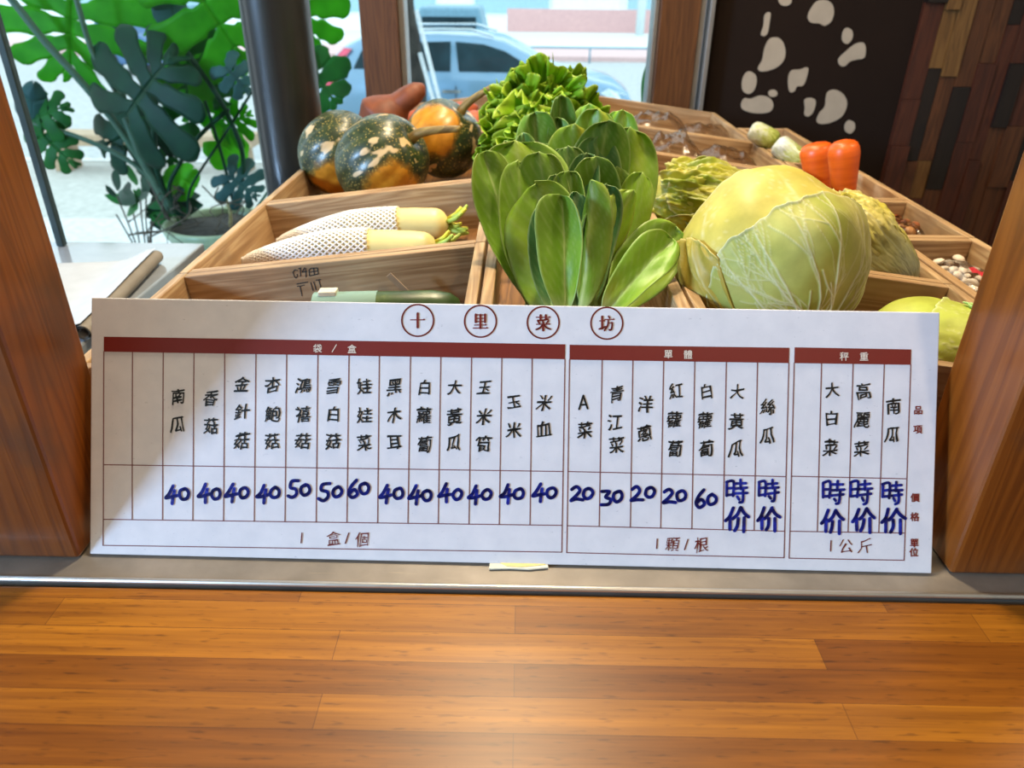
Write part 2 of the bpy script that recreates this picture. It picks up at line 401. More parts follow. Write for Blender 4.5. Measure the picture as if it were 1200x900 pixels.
def ribbon(mb, pts, width, lift=0.0005, n=10, closed=False):
    """stroke of constant width through pixel points on the board"""
    P = [sp(x, y, lift) for x, y in pts]; w_ = width*0.5*0.00066
    m_ = len(P)
    for i in range(m_ if closed else m_-1):
        a, b = P[i], P[(i+1) % m_]; d = (b-a)
        if d.length < 1e-7: continue
        s_ = d.normalized().cross(sn)*w_
        mb.add([a-s_, a+s_, b+s_, b-s_], [(0, 1, 2, 3)])
    if not closed or True:
        for p in P:
            mb.add([p+(sx*math.cos(2*math.pi*k/n)+sy*math.sin(2*math.pi*k/n))*w_ for k in range(n)], [tuple(range(n))])
def smooth2(pts, n=5, closed=False): return [(q.x, q.y) for q in spline([(a, b, 0) for a, b in pts], n, closed)]
# red header bars
mb = MB()
for q in (((122, 394.5), (662.5, 403.5), (662, 421), (122, 412)), ((667.5, 404), (924.8, 407.5), (924.2, 425.5), (667.3, 421.5)), ((931, 407), (1067.5, 409.5), (1067, 427.5), (930.5, 425.5))):
    quad_px(mb, q[::-1])
mb.build('header_bar', M['s_red'], sgn)
# grid lines
mb = MB(); LW = 1.15
def line(a, b): ribbon(mb, [a, b], LW, 0.0003)
for x0, x1 in zip((122, 155.5, 191.5, 227.5, 263.5, 300, 336, 372.5, 409, 444.5, 481, 516.5, 552.5, 588, 623.5), (121.3, 155, 190.5, 226, 262, 298, 334, 370.5, 406.5, 442.5, 478, 513.5, 549.5, 585, 621)):
    i = (x0-122)/540.0; line((x0, 412+i*9), (x1, 608.5+i*7))
line((121.3, 608), (120.8, 639)); line((662, 421), (658.2, 647))
line((121.8, 544.5), (660, 552.5)); line((121.2, 608.5), (658.6, 615.6)); line((120.8, 639), (658.2, 647))
for x0, x1 in zip((667.3, 705.5, 741.5, 777.5, 814, 851, 887.5), (664.6, 702, 738.5, 774, 810.5, 847, 883.5)):
    i = (x0-667)/257.0; line((x0, 421.5+i*4), (x1, 616+i*6.5))
line((664.6, 616), (664, 647.5)); line((924.2, 425.5), (918.6, 653.5))
line((666, 552.5), (921, 558.5)); line((664.8, 616), (919.3, 622.5)); line((664, 647.5), (918.6, 653.5))
for x0, x1 in zip((930.5, 962.5, 999.5, 1036), (925.5, 957.5, 993.5, 1029.5)):
    i = (x0-931)/136.0; line((x0, 425.5+i*2), (x1, 622.5+i*2))
line((925.5, 622), (924.5, 654)); line((1067, 427.5), (1059.2, 656.5))
line((928, 558), (1061.8, 561)); line((925.6, 622.5), (1060.2, 624.6)); line((924.5, 654), (1059.2, 656.5))
mb.build('grid_lines', M['s_line'], sgn)
# glyphs
_cache = {}
def glyph(ch, off):
    k = (ch, round(off, 4))
    if k not in _cache:
        cu = bpy.data.curves.new('glyph', 'FONT'); cu.body = ch; cu.offset = off; cu.resolution_u = 3
        ob = bpy.data.objects.new('glyph', cu); col.objects.link(ob)
        me = bpy.data.meshes.new_from_object(ob.evaluated_get(bpy.context.evaluated_depsgraph_get()))
        V = np.array([v.co[:2] for v in me.vertices]); F = [tuple(p.vertices) for p in me.polygons]
        bpy.data.objects.remove(ob); bpy.data.curves.remove(cu); bpy.data.meshes.remove(me)
        c_ = (V.max(0)+V.min(0))/2
        if ord(ch) > 255: c_ = np.array([0.5, 0.38])
        _cache[k] = (V-c_, F)
    return _cache[k]
rg = random.Random(11)
def put(mb, ch, px, py, size, off=0.0, hand=0.0, ws=1.0, lift=0.0005, flip=False):
    V, F = glyph(ch, 0.0); sh = rg.uniform(-0.10, 0.02)*hand; ro = rg.uniform(-0.05, 0.05)*hand; seed = rg.uniform(0, 90)
    out = []; res = []
    for x, y in V:
        if hand:
            wx = mn.noise((x*2.2+seed, y*2.2, 0))*0.10*hand; wy = mn.noise((x*2.2, y*2.2+seed, 7))*0.10*hand
            x, y = x+wx, y+wy
            x, y = x - sh*y*1.6, y + 0.10*hand*x*0.6
            x, y = x*math.cos(ro)-y*math.sin(ro), x*math.sin(ro)+y*math.cos(ro)
        res.append((x, y))
    for k_, (dx, dy) in enumerate(((0, 0),) if off <= 0 else ((-off, 0), (off, 0), (0, -off), (0, off))):
        mb.add([sp(px+(x+dx)*size*ws, py-(y+dy)*size, lift+k_*0.00003) for x, y in res], F)
SERIF = {'shi': ([(.02, .54, .98, .54)], [(.5, .98, .5, .02)], []),
 'li': ([(.16, .94, .84, .94), (.16, .70, .84, .70), (.16, .48, .84, .48), (.10, .24, .90, .24), (.0, .03, 1.0, .03)], [(.18, .96, .18, .44), (.82, .96, .82, .44), (.5, .94, .5, .03)], []),
 'cai': ([(.02, .86, .98, .86), (.04, .38, .96, .38)], [(.32, 1.0, .32, .74), (.68, 1.0, .68, .74), (.5, .48, .5, -.04)], [[(.84, .74), (.5, .66), (.12, .64)], [(.14, .58), (.24, .46)], [(.46, .60), (.52, .48)], [(.86, .62), (.74, .46)], [(.46, .36), (.28, .14), (.02, .02)], [(.54, .36), (.74, .14), (1.0, .04)]]),
 'fang': ([(.0, .66, .36, .66), (.38, .76, 1.0, .76), (.58, .52, .88, .52)], [(.18, .96, .18, .14)], [[(-.02, .10), (.18, .17), (.40, .26)], [(.62, .98), (.70, .86)], [(.60, .74), (.56, .36), (.34, .0)], [(.87, .52), (.84, .16), (.76, .03), (.66, .05)]])}
for ch, x, y in (('shi', 489.5, 375.5), ('li', 563, 376.5), ('cai', 636.5, 378), ('fang', 711, 378.8)):
    mb = MB(); hs, vs, ot = SERIF[ch]; Z = 17.0; f_ = lambda a, b: (x+(a-.5)*Z, y-(b-.5)*Z)
    for a, b, c_, d in hs:
        ribbon(mb, [f_(a, b), f_(c_, d)], 1.25); q = f_(c_, d); quad_px(mb, [(q[0]-2.2, q[1]), (q[0]+.4, q[1]), (q[0]-.3, q[1]-1.5), (q[0]-.9, q[1]-1.5)], 0.00055)
    for a, b, c_, d in vs: ribbon(mb, [f_(a, b), f_(c_, d)], 2.7, 0.0006)
    for pts in ot: ribbon(mb, smooth2([f_(*q) for q in pts], 4) if len(pts) > 2 else [f_(*q) for q in pts], 2.0, 0.00065)
    ribbon(mb, [(x+18.6*math.cos(a), y+18.6*math.sin(a)) for a in np.linspace(0, 2*math.pi, 48, endpoint=False)], 1.8, 0.0004, 6, True)
    mb.build('title_emblem', M['s_red'], sgn)
hm = [MB(), MB(), MB()]
for ch, x, y in (('袋', 372.5, 408.3), ('盒', 412.7, 409), ('單', 783, 415), ('體', 806, 415.5), ('秤', 988.8, 417.6), ('重', 1012, 417.8)): put(hm[0 if x < 600 else 1 if x < 900 else 2], ch, x, y, 10.8, 0.012, lift=0.0008)
ribbon(hm[0], [(389.5, 412.5), (394.5, 404)], 0.9, 0.0008)
for m_ in hm: m_.build('header_lettering', M['s_cream'], sgn)
hm = [MB(), MB(), MB()]
for ch, x, y in (('品', 1075.5, 480.5), ('項', 1075, 503), ('價', 1072, 583), ('格', 1071.5, 605.5), ('單', 1071, 636), ('位', 1070.5, 647)): put(hm[0 if y < 540 else 1 if y < 620 else 2], ch, x, y, 10.8, 0.026)
for m_ in hm: m_.build('row_lettering', M['s_red'], sgn)
hm = [MB(), MB(), MB()]
for ch, x, y in (('盒', 391, 630.5), ('個', 424.8, 632), ('顆', 788, 637.5), ('根', 821.5, 638.5), ('公', 991, 639.5), ('斤', 1013.5, 640)): put(hm[0 if x < 600 else 1 if x < 900 else 2], ch, x, y, 18.0, 0, 1.1, 0.95)
for a, b in (((354, 624.5), (353, 636)), ((408.8, 624.5), (404.8, 636.5)), ((770, 631.5), (769.4, 642.5)), ((806, 632), (802, 644)), ((973.5, 633.5), (973, 645.5))): ribbon(hm[0 if a[0] < 600 else 1 if a[0] < 900 else 2], [a, b], 1.4)
for m_ in hm: m_.build('unit_lettering', M['s_brown'], sgn)
CXS = [208.5, 247.5, 283.4, 319.4, 355.3, 391, 427, 462.3, 497.3, 532.5, 567, 602, 637, 684, 721.5, 755.6, 791, 827, 863, 899.5, 974, 1010, 1046]
IM = [MB() for _ in CXS]; PM = [MB() for _ in CXS]
def near_col(x): return min(range(len(CXS)), key=lambda k: abs(CXS[k]-float(x)))
def items_mb(x): return IM[near_col(x)]
items = ['南 208.7 464', '瓜 208.7 497', '香 247.5 466.5', '菇 247.7 499', '金 283.5 450', '針 283.5 483', '菇 283.3 516.5', '杏 319.5 451', '鮑 319.6 484.5', '菇 319 516.5',
 '鴻 355.4 451.5', '禧 355.3 485', '菇 355 516.5', '雪 391 452', '白 391 485', '菇 390.5 517', '娃 427 452.5', '娃 427 486.5', '菜 427 518.5', '黑 462.5 453', '木 462 486', '耳 461.7 518.5',
 '白 497.7 453.7', '蘿 496.7 487', '蔔 497.5 520.5', '大 532.6 454', '黃 532.5 487.8', '瓜 531.7 519.5', '玉 567.6 454', '米 567.2 488', '筍 566.6 520.5', '玉 602 471', '米 602 504', '米 637.5 472', '血 637 503',
 '菜 685 504', '青 722.3 461', '江 720.7 494.7', '菜 722 521', '洋 756 474', '蔥 755 508', '紅 792 458', '蘿 790 492', '蔔 791 526', '白 827.5 458.5', '蘿 826 492.7', '蔔 827.3 526', '大 863.8 459', '黃 862.7 493.5', '瓜 862.3 526',
 '絲 899.6 476.5', '瓜 899 510', '大 975 457', '白 974 490', '菜 973 525', '高 1011.3 458.5', '麗 1010 491.7', '菜 1009 526', '南 1046.7 476', '瓜 1045.2 509']
for it in items:
    ch, x, y = it.split(); put(items_mb(x), ch, float(x), float(y), 18.6 if ch in '白玉大' else 20.0, 0.016, 1.25, 0.92)
for s_ in ([(678.5, 479.5), (683.5, 463.5), (688.5, 478.8)], [(680, 474.5), (687, 474)]): ribbon(items_mb(684), s_, 2.2)
for m_ in IM: m_.build('item_name', M['s_ink'], sgn)
# marker prices
DG = {'4': [[(0.62, 1.0), (0.30, 0.55), (0.0, 0.30), (0.45, 0.33), (0.95, 0.42)], [(0.72, 0.72), (0.62, 0.3), (0.58, -0.05)]],
      '0': [[(0.55, 0.95), (0.15, 0.75), (0.05, 0.35), (0.35, 0.05), (0.8, 0.2), (0.95, 0.6), (0.7, 0.9), (0.45, 0.9)]],
      '5': [[(0.9, 0.98), (0.35, 0.95), (0.25, 0.6), (0.7, 0.5), (0.75, 0.2), (0.4, 0.0), (0.05, 0.1)]],
      '6': [[(0.75, 1.0), (0.35, 0.65), (0.15, 0.25), (0.45, 0.0), (0.85, 0.2), (0.6, 0.45), (0.25, 0.3)]],
      '2': [[(0.1, 0.8), (0.45, 1.0), (0.7, 0.75), (0.4, 0.35), (0.0, 0.05), (0.45, 0.12), (0.95, 0.1)]],
      '3': [[(0.1, 0.95), (0.7, 0.95), (0.4, 0.58), (0.8, 0.4), (0.65, 0.08), (0.05, 0.02)]]}
for tx, x, y in (('40', 208.8, 580), ('40', 246.3, 578.5), ('40', 278.6, 577), ('40', 314.7, 578), ('50', 350.8, 574.5), ('50', 388, 576), ('60', 420.3, 572.5), ('40', 459.3, 578), ('40', 493.8, 580), ('40', 528.8, 578.7), ('40', 562.7, 580), ('40', 601, 578.7), ('40', 639.3, 577.7),
                 ('20', 682.5, 578), ('30', 717, 582.5), ('20', 753.7, 577), ('20', 791.3, 581), ('60', 827, 585)):
    mb = PM[near_col(x)]
    for k, ch in enumerate(tx):
        W_ = 14.5 if k == 0 else 11.5; H_ = (20 if ch in '456' else 17) if k == 0 else 13.5
        x0 = x-14.2 if k == 0 else x+1.5; y0 = y+(9.5 if k == 0 else 6.5); jx = rg.uniform(-.8, .8); jy = rg.uniform(-1, 1)
        for st in DG[ch]:
            pts = [(x0+jx+a*W_+rg.uniform(-.5, .5), y0+jy-b*H_+rg.uniform(-.5, .5)) for a, b in st]
            ribbon(mb, smooth2(pts, 5) if len(pts) > 3 or ch != '4' else pts, 4.0, 0.0006)
SHI = [[(.05, .92), (.05, .32)], [(.05, .92), (.38, .95), (.36, .30)], [(.06, .64), (.36, .66)], [(.06, .34), (.36, .36)],
       [(.5, .84), (.95, .88)], [(.72, 1.02), (.70, .62)], [(.44, .62), (1.02, .66)], [(.46, .40), (1.0, .44)], [(.82, .58), (.80, .1), (.66, .02)], [(.55, .26), (.64, .16)]]
JIA = [[(.30, .98), (.16, .62), (.0, .42)], [(.19, .62), (.19, .05)], [(.66, 1.0), (.50, .70), (.32, .52)], [(.66, .98), (.84, .74), (1.04, .60)], [(.53, .52), (.50, .22), (.40, .02)], [(.82, .54), (.82, -.05)]]
for sts, x, y, s_ in ((SHI, 862.5, 576, 26), (JIA, 863.5, 608, 27), (SHI, 900, 575.5, 25), (JIA, 900, 608, 26), (SHI, 975.5, 577.5, 27), (JIA, 975, 611, 26), (SHI, 1008, 577, 27), (JIA, 1011, 609, 26), (SHI, 1045, 578, 25), (JIA, 1046, 610, 27)):
    mb = PM[near_col(x)]
    for st in sts:
        pts = [(x+(a-.5)*s_*0.95+rg.uniform(-.6, .6), y-(b-.5)*s_*1.02+rg.uniform(-.6, .6)) for a, b in st]
        ribbon(mb, smooth2(pts, 4) if len(pts) > 2 else pts, 3.3 if sts is SHI else 4.0, 0.0006)
for m_ in PM: m_.build('price_lettering', M['s_blue'], sgn)

# torn tape on the sill
M['tape_w'] = plain('white_tape', '#e6e3cf', 0.5); M['tape_y'] = plain('yellow_tape', '#e6d58a', 0.5)
tp = empty('tape_scrap', at(607, 661, z=0.0), 'small torn scrap of white and yellow tape on the metal sill', 'tape')
def flat(pts, z0, z1, name, mat):
    P = [at(a, b, z=0.0)-Vector(tp.location) for a, b in pts]; n = len(P)
    mb = MB().add([p+Vector((0, 0, z0)) for p in P]+[p+Vector((0, 0, z1)) for p in P], [tuple(range(n))[::-1], tuple(range(n, 2*n))]+[(i, (i+1) % n, (i+1) % n+n, i+n) for i in range(n)])
    return mb.build(name, mat, tp)
flat([(573, 667.5), (575, 656), (590, 655.5), (640, 653.5), (642.5, 666), (620, 668), (598, 667)], 0.0, 0.0012, 'white_tape', M['tape_w'])
flat([(579, 655), (590, 657.5), (637, 655.5), (639, 663.5), (612, 666), (594, 665), (583, 660)], 0.0012, 0.0018, 'yellow_tape', M['tape_y'])
# ------------------------------------------------------------------ display stand and crates
DEP = 0.072; TB = 0.011
def tilt_frame(x0, z0, x1, z1, ym):
    a = math.atan2(z1-z0, x1-x0); ex = Vector((math.cos(a), 0, math.sin(a))); ez = Vector((-math.sin(a), 0, math.cos(a)))
    c = Vector(((x0+x1)/2, ym, (z0+z1)/2)) - ez*DEP
    return to_mat(c, ex, Vector((0, 1, 0)), ez), math.hypot(x1-x0, z1-z0)
COLS = {'L': (-0.372, 0.114, -0.0365, 0.155), 'C': (-0.035, 0.155, 0.146, 0.155), 'RC': (0.1475, 0.155, 0.466, 0.114), 'R': (0.468, 0.114, 0.579, 0.114)}
stand = empty('display_stand', (0.1, 1.2, ZF), 'dark wooden stand carrying all the vegetable crates', 'stand')
mb = MB()
for k, (a, b, c_, d) in COLS.items():
    m_, wd = tilt_frame(a, b, c_, d, 1.22)
    y0, y1 = (0.535, 1.90) if k != 'R' else (0.705, 1.72)
    m2 = Matrix.Translation(-stand.location) @ m_
    mb.box((-wd/2+0.004, y0-1.22, -0.019), (wd/2-0.004, y1-1.22, -0.0012), 0, m2)
mb.build('stand_top', M['stand'], stand)
for lx, ly in ((-0.30, 0.62), (-0.30, 1.82), (0.40, 0.66), (0.40, 1.82)):
    MB().box((lx-0.1-0.025, ly-1.2-0.025, 0.0), (lx-0.1+0.025, ly-1.2+0.025, 0.85+0.032)).build('leg', M['stand'], stand)
def crate(cname, y0, y1, label):
    m_, wd = tilt_frame(*COLS[cname], (y0+y1)/2); L = (y1-y0)/2-0.001; W_ = wd/2-0.0008
    e = empty('wooden_crate', (0, 0, 0), label, 'crate', 'wooden crates of the vegetable display'); e.matrix_world = m_
    MB().box((-W_, -L, 0.0), (-W_+TB, L, DEP)).build('side_board', M['crate_y'], e, bevel=0.0012)
    MB().box((W_-TB, -L, 0.0), (W_, L, DEP)).build('side_board', M['crate_y'], e, bevel=0.0012)
    MB().box((-W_+TB, -L, 0.0), (W_-TB, -L+TB, DEP-0.0006)).build('end_board', M['crate_x'], e, bevel=0.0012)
    MB().box((-W_+TB, L-TB, 0.0), (W_-TB, L, DEP-0.0006)).build('end_board', M['crate_x'], e, bevel=0.0012)
    MB().box((-W_+TB, -L+TB, 0.0), (W_-TB, L-TB, 0.006)).build('bottom_board', M['crate_floor'], e)
    return e
l1 = crate('L', 0.532, 0.757, 'front left wooden crate with ink stamp behind a green cucumber')
crate('L', 0.757, 1.042, 'wooden crate holding two net-wrapped white radishes')
crate('L', 1.042, 1.42, 'wooden crate holding the green and orange pumpkins')
crate('L', 1.42, 1.90, 'rear left wooden crate holding the sweet potatoes')
crate('C', 0.532, 1.00, 'narrow wooden crate full of dark green bok choy behind the board')
crate('C', 1.00, 1.42, 'narrow wooden crate holding the frilly lettuce')
crate('C', 1.42, 1.90, 'empty narrow wooden crate behind the frilly lettuce')
crate('RC', 0.532, 0.757, 'wooden crate under the big round cabbage')
crate('RC', 0.757, 1.27, 'wooden crate holding two crinkled napa cabbages')
crate('RC', 1.27, 1.53, 'wooden crate of clear plastic bags behind the napa cabbage')
crate('RC', 1.53, 1.90, 'rearmost right wooden crate by the window post with clear bags low inside')
crate('R', 0.71, 0.925, 'small wooden crate holding the bag of white mushrooms')
crate('R', 0.925, 1.108, 'small wooden crate holding the bag of brown mushrooms')
crate('R', 1.108, 1.36, 'small wooden crate holding two upright carrots')
crate('R', 1.36, 1.70, 'small wooden crate by dark spotted wall holding wrapped baby cabbages')
# ink stamp on the inner face of the front left crate's rear board
M['ink'] = plain('faded_ink', '#2c3130', 0.8, nz=0.02)
m_, wd = tilt_frame(*COLS['L'], (0.532+0.757)/2); ey = (0.757-0.532)/2-0.001-TB-0.0004
mi = m_.inverted()
def stamp_pt(px, py):
    o_ = mi @ Vector(CC); d = mi.to_3x3() @ Vector(CF*FPX + CR*(px-600.0) + CU*(450.0-py)); return o_ + d*((ey-o_.y)/d.y)
mb = MB()
for pts in ([(349, 317), (345.5, 316.3), (343.3, 319), (344.5, 323), (346.5, 326), (348.5, 324), (348, 321)], [(349.5, 315), (353, 314)], [(352, 315), (352.2, 324)], [(357, 313.5), (354, 319), (360, 318)], [(358, 314), (358.8, 325)],
            [(362, 316.5), (362.8, 323.5), (373, 321)], [(362, 317), (364, 314.5), (372, 314), (373, 321)], [(363, 319), (372.5, 317.5)], [(367.5, 314.5), (368.5, 322)],
            [(347.5, 333), (361, 330.5)], [(348, 335.5), (353, 335), (357, 334)], [(351.5, 335), (354, 347)], [(364, 331), (367, 341)], [(367.5, 330), (370.5, 340)], [(370, 328.5), (376, 327.5)], [(373.5, 328), (376.5, 339)]):
    P = [stamp_pt(*p) for p in pts]
    for a, b in zip(P, P[1:]):
        d = (b-a).normalized(); s_ = Vector((-d.z, 0, d.x))*0.00055
        mb.add([a-s_, b-s_, b+s_, a+s_], [(0, 1, 2, 3)])
mb.build('ink_stamp', M['ink'], l1)

# ------------------------------------------------------------------ vegetables
def leaf_mat(name, rough=0.42, tw=0.22, spec=0.35, nsc=60, bump=0.15):
    t = NT(name).set(rough=rough, spec=spec)
    a = t.attr('col'); f = t.noise(t.coords((1, 1, 1)), nsc, 5, 0.6)
    c = t.mix(0.55, a, t.ramp(f, [(0.3, '#c8c8c0'), (0.7, '#ffffff')]), 'MULTIPLY')
    t.color(c); t.bump(f, bump, 0.001); t.translucent(c, tw); return t.m
M['bok'] = leaf_mat('bok_choy_leaf', 0.40, 0.20)
M['lettuce'] = leaf_mat('lettuce_leaf', 0.36, 0.30)
M['cab'] = leaf_mat('cabbage_leaf', 0.48, 0.12, 0.4, 40, 0.12)
M['napa'] = leaf_mat('napa_leaf', 0.40, 0.18, 0.4, 50, 0.2)
def hexc(h): return np.array(lin(h)[:3])
def sst(a, b, x): x = np.clip((x-a)/(b-a), 0, 1); return x*x*(3-2*x)

def bok_leaf(parent, o0, B, T, N, W_, cup=0.25, arch=0.06, tint=0.5, fold=0.0, seed=0, curl=0.0, stalk=True):
    """spoon-shaped leaf from base B to tip T whose upper face looks along N"""
    B = Vector(B); T = Vector(T); L = (T-B).length; x, y, z = frame(T-B, N)
    nu, nv = 34, 21; V = []; C_ = []; rr = random.Random(seed); ph = rr.uniform(0, 6); skew = rr.uniform(-0.18, 0.18); tint = min(1, max(0, tint+rr.uniform(-0.12, 0.12)))
    g0, g1 = hexc('#2a6a2c'), hexc('#9ac636'); tl = hexc('#5f9c80'); vein = hexc('#c3d68c'); st = hexc('#d6e6b4'); base = g0*(1-tint)+g1*tint
    yel = hexc('#cdbd38'); W_ = W_*0.90; tk = max(0.0, 0.45-tint)*1.1; base = base*(1-tk)+tl*tk
    for i in range(nu):
        tt = i/(nu-1); tt = 0.45*tt+0.55*math.sin(tt*math.pi/2); tb = 0.16; q = max(0.0, (tt-tb)/(1-tb)); q0 = 0.66
        e = math.sqrt(max(0.0, 1-((q-q0)/(q0 if q < q0 else 1-q0))**2)) if tt > tb else 0.0
        hw = max(0.5*W_*e**(1.25 if q < q0 else 0.80), W_*(0.11-0.04*tt)*(1-q)**0.7 if tt < 0.999 else 0)
        hw = max(hw, 0.0004)
        for j in range(nv):
            s = j/(nv-1)*2-1; a = abs(s)
            dz = 0.012*L*a*a*(q > 0.5)*(1-q)
            yy = cup*hw*a**1.6 - arch*L*math.sin(math.pi*tt) - curl*L*q*q
            if fold: yy += fold*hw*max(0, s)*1.2
            yy += 0.035*W_*math.sin(9*tt+ph+(2 if s > 0 else 0))*a*a*(q > 0)
            vv = (tt*11-a*2.6) % 1.0; vm = math.exp(-((min(vv, 1-vv))/0.10)**2)*(q > 0.03)*(1-a*0.5)
            mid = math.exp(-(s*hw/0.0016)**2)*(1-0.6*q)
            yy += (0.0005*vm - 0.0012*mid - 0.0004*math.sin(vv*math.pi))*(1-q*0.5) + 0.11*W_*mn.noise((s*1.6+seed, tt*4, 1.5))*(0.3+q)
            V.append(B + z*(tt*L+dz) + x*(s*hw*(1+0.10*mn.noise((tt*3, seed, s)))+skew*W_*q*q) + y*yy)
            c = base.copy(); nz = mn.noise((s*1.5+seed*3.1, tt*3, seed)); c = c*(1+0.25*nz)
            ye = max(0, mn.noise((s*1.3+seed, tt*2.1, seed*2.7+4)))*0.7*tint; c = c*(1-ye)+yel*ye
            k = min(1, 0.28*vm+0.8*mid); c = c*(1-k)+vein*k
            if stalk: k2 = float(1-sst(0.08, 0.34, tt)); c = c*(1-k2)+st*k2
            if a > 0.93: c = c*0.6+vein*0.4
            C_.append(c)
    f = [(i*nv+j, i*nv+j+1, (i+1)*nv+j+1, (i+1)*nv+j) for i in range(nu-1) for j in range(nv-1)]
    o = mesh_obj('leaf', [v-Vector(o0) for v in V], f, M['bok'], parent, True, C_)
    s_ = o.modifiers.new('thickness', 'SOLIDIFY'); s_.thickness = 0.0007
    return o
def bok(loc, label, leaves):
    e = empty('bok_choy', loc, label, 'bok choy', 'bok choy heads in the narrow crate')
    for k, l in enumerate(leaves):
        (bx, by, bY), (tx, ty, tY), N, W_ = l[:4]; kw = l[4] if len(l) > 4 else {}
        bok_leaf(e, loc, at(bx, by, bY), at(tx, ty, tY), N, W_, seed=k*7+len(label), **kw)
    # pale stalk base
    n_ = MB().grid(lathe([(0.002, 0.0), (0.018, 0.001), (0.024, 0.010), (0.021, 0.026), (0.014, 0.042), (0.004, 0.05)], 20), wrap=True).build('stalk_base', plain('pale_stalk', '#c3d69b', 0.4), e, True)
    return e
F_ = (0, -1, 0.25)
FL = 0.093   # floor of the narrow crate
# front head, in front of the others
h = at(660, 385, 0.610); h.z = FL
bok(h, 'nearest bok choy head with upright rolled leaves just behind the board', [
 ((646, 400, .590), (622, 217, .690), (-0.30, -1, .3), .082, dict(cup=-.22, tint=.85, arch=.05)),
 ((654, 396, .600), (636, 240, .668), (0.5, -1, .3), .046, dict(cup=.1, tint=.25, arch=.03)),
 ((660, 398, .575), (664, 229, .640), (-0.30, -1, .15), .041, dict(cup=.40, tint=.75, fold=.9, arch=.02)),
 ((672, 398, .590), (690, 212, .655), (-.8, -1, 0), .036, dict(cup=-.8, tint=.55)),
 ((675, 398, .598), (680, 226, .672), (.3, -1, 0), .036, dict(cup=.6, tint=.08)),
 ((682, 398, .605), (707, 216, .680), (.2, -1, 0), .042, dict(cup=.8, tint=.12)),
 ((686, 398, .595), (712, 222, .668), (.9, -1, 0), .028, dict(cup=-.7, tint=.45)),
 ((692, 396, .600), (735, 221, .678), (.5, -1, .1), .044, dict(cup=-.35, tint=.95)),
 ((690, 392, .585), (789, 281, .650), (-.35, -1, .75), .042, dict(cup=.20, tint=.85, arch=-.06, fold=.5)),
 ((700, 384, .600), (790, 266, .680), (.1, -1, .6), .062, dict(cup=.25, tint=.7)),
])
h = at(640, 372, 0.680); h.z = FL
bok(h, 'bok choy head with broad rounded leaves on the crate\'s left side', [
 ((632, 384, .645), (571, 177, .735), (.6, -1, .3), .058, dict(cup=.25, tint=.7)),
 ((640, 384, .650), (608, 164, .755), (.05, -1, .3), .104, dict(cup=.10, tint=.95, arch=.03)),
 ((634, 384, .635), (598, 190, .718), (.35, -1, .3), .052, dict(cup=.25, tint=.7)),
 ((646, 384, .640), (636, 179, .722), (-.35, -1, .3), .062, dict(cup=.3, tint=.72)),
 ((655, 380, .66), (667, 172, .755), (-.2, -1, .3), .060, dict(cup=.25, tint=.35)),
 ((658, 380, .65), (684, 180, .735), (-.5, -1, .3), .044, dict(cup=.3, tint=.25)),
 ((655, 384, .635), (654, 206, .705), (.5, -1, .3), .036, dict(cup=.5, tint=.4)),
 ((655, 384, .625), (674, 200, .700), (-.5, -1, .4), .046, dict(cup=.5, tint=.65)),
])
h = at(690, 352, 0.735); h.z = FL
bok(h, 'bok choy head leaning right toward the crinkled napa cabbage', [
 ((682, 380, .670), (700, 184, .725), (.1, -1, .4), .058, dict(cup=.55, tint=.5)),
 ((694, 380, .660), (757, 204, .745), (-.1, -1, .5), .046, dict(cup=-.1, tint=.9)),
 ((692, 376, .690), (722, 196, .755), (.1, -1, .4), .054, dict(cup=.25, tint=.7)),
 ((694, 370, .720), (738, 150, .800), (-.35, -1, .35), .084, dict(cup=-.12, tint=.75)),
 ((684, 370, .720), (702, 144, .775), (.0, -1, .9), .070, dict(cup=-.35, tint=.30, curl=-.10)),
 ((672, 368, .720), (672, 146, .795), (.15, -1, .45), .070, dict(cup=-.2, tint=.7)),
 ((684, 372, .700), (704, 160, .762), (0, -1, .45), .064, dict(cup=.12, tint=.35)),
 ((682, 380, .665), (722, 222, .705), (0, -1, .7), .046, dict(cup=.4, tint=.6)),
])
h = at(660, 320, 0.82); h.z = FL
bok(h, 'rearmost bok choy head whose leaf tips stand before the frilly lettuce', [
 ((655, 338, .82), (622, 132, .88), (.3, -1, .35), .066, dict(cup=.2, tint=.45)),
 ((660, 338, .83), (650, 138, .89), (-.4, -1, .3), .050, dict(cup=.1, tint=.4)),
 ((664, 338, .83), (663, 112, .90), (.35, -1, .2), .046, dict(cup=.35, tint=.5)),
 ((668, 338, .83), (684, 122, .90), (-.2, -1, .3), .060, dict(cup=-.3, tint=.95)),
 ((672, 338, .83), (708, 129, .89), (-.1, -1, .4), .070, dict(cup=.2, tint=.8)),
 ((676, 338, .83), (728, 129, .89), (-.4, -1, .3), .064, dict(cup=.12, tint=1.0)),
 ((655, 338, .81), (640, 168, .855), (.2, -1, .4), .060, dict(cup=.3, tint=.7)),
 ((650, 338, .81), (608, 157, .86), (.5, -1, .4), .040, dict(cup=.4, tint=.25)),
 ((646, 338, .80), (592, 165, .84), (.5, -1, .4), .036, dict(cup=.3, tint=.5)),
])

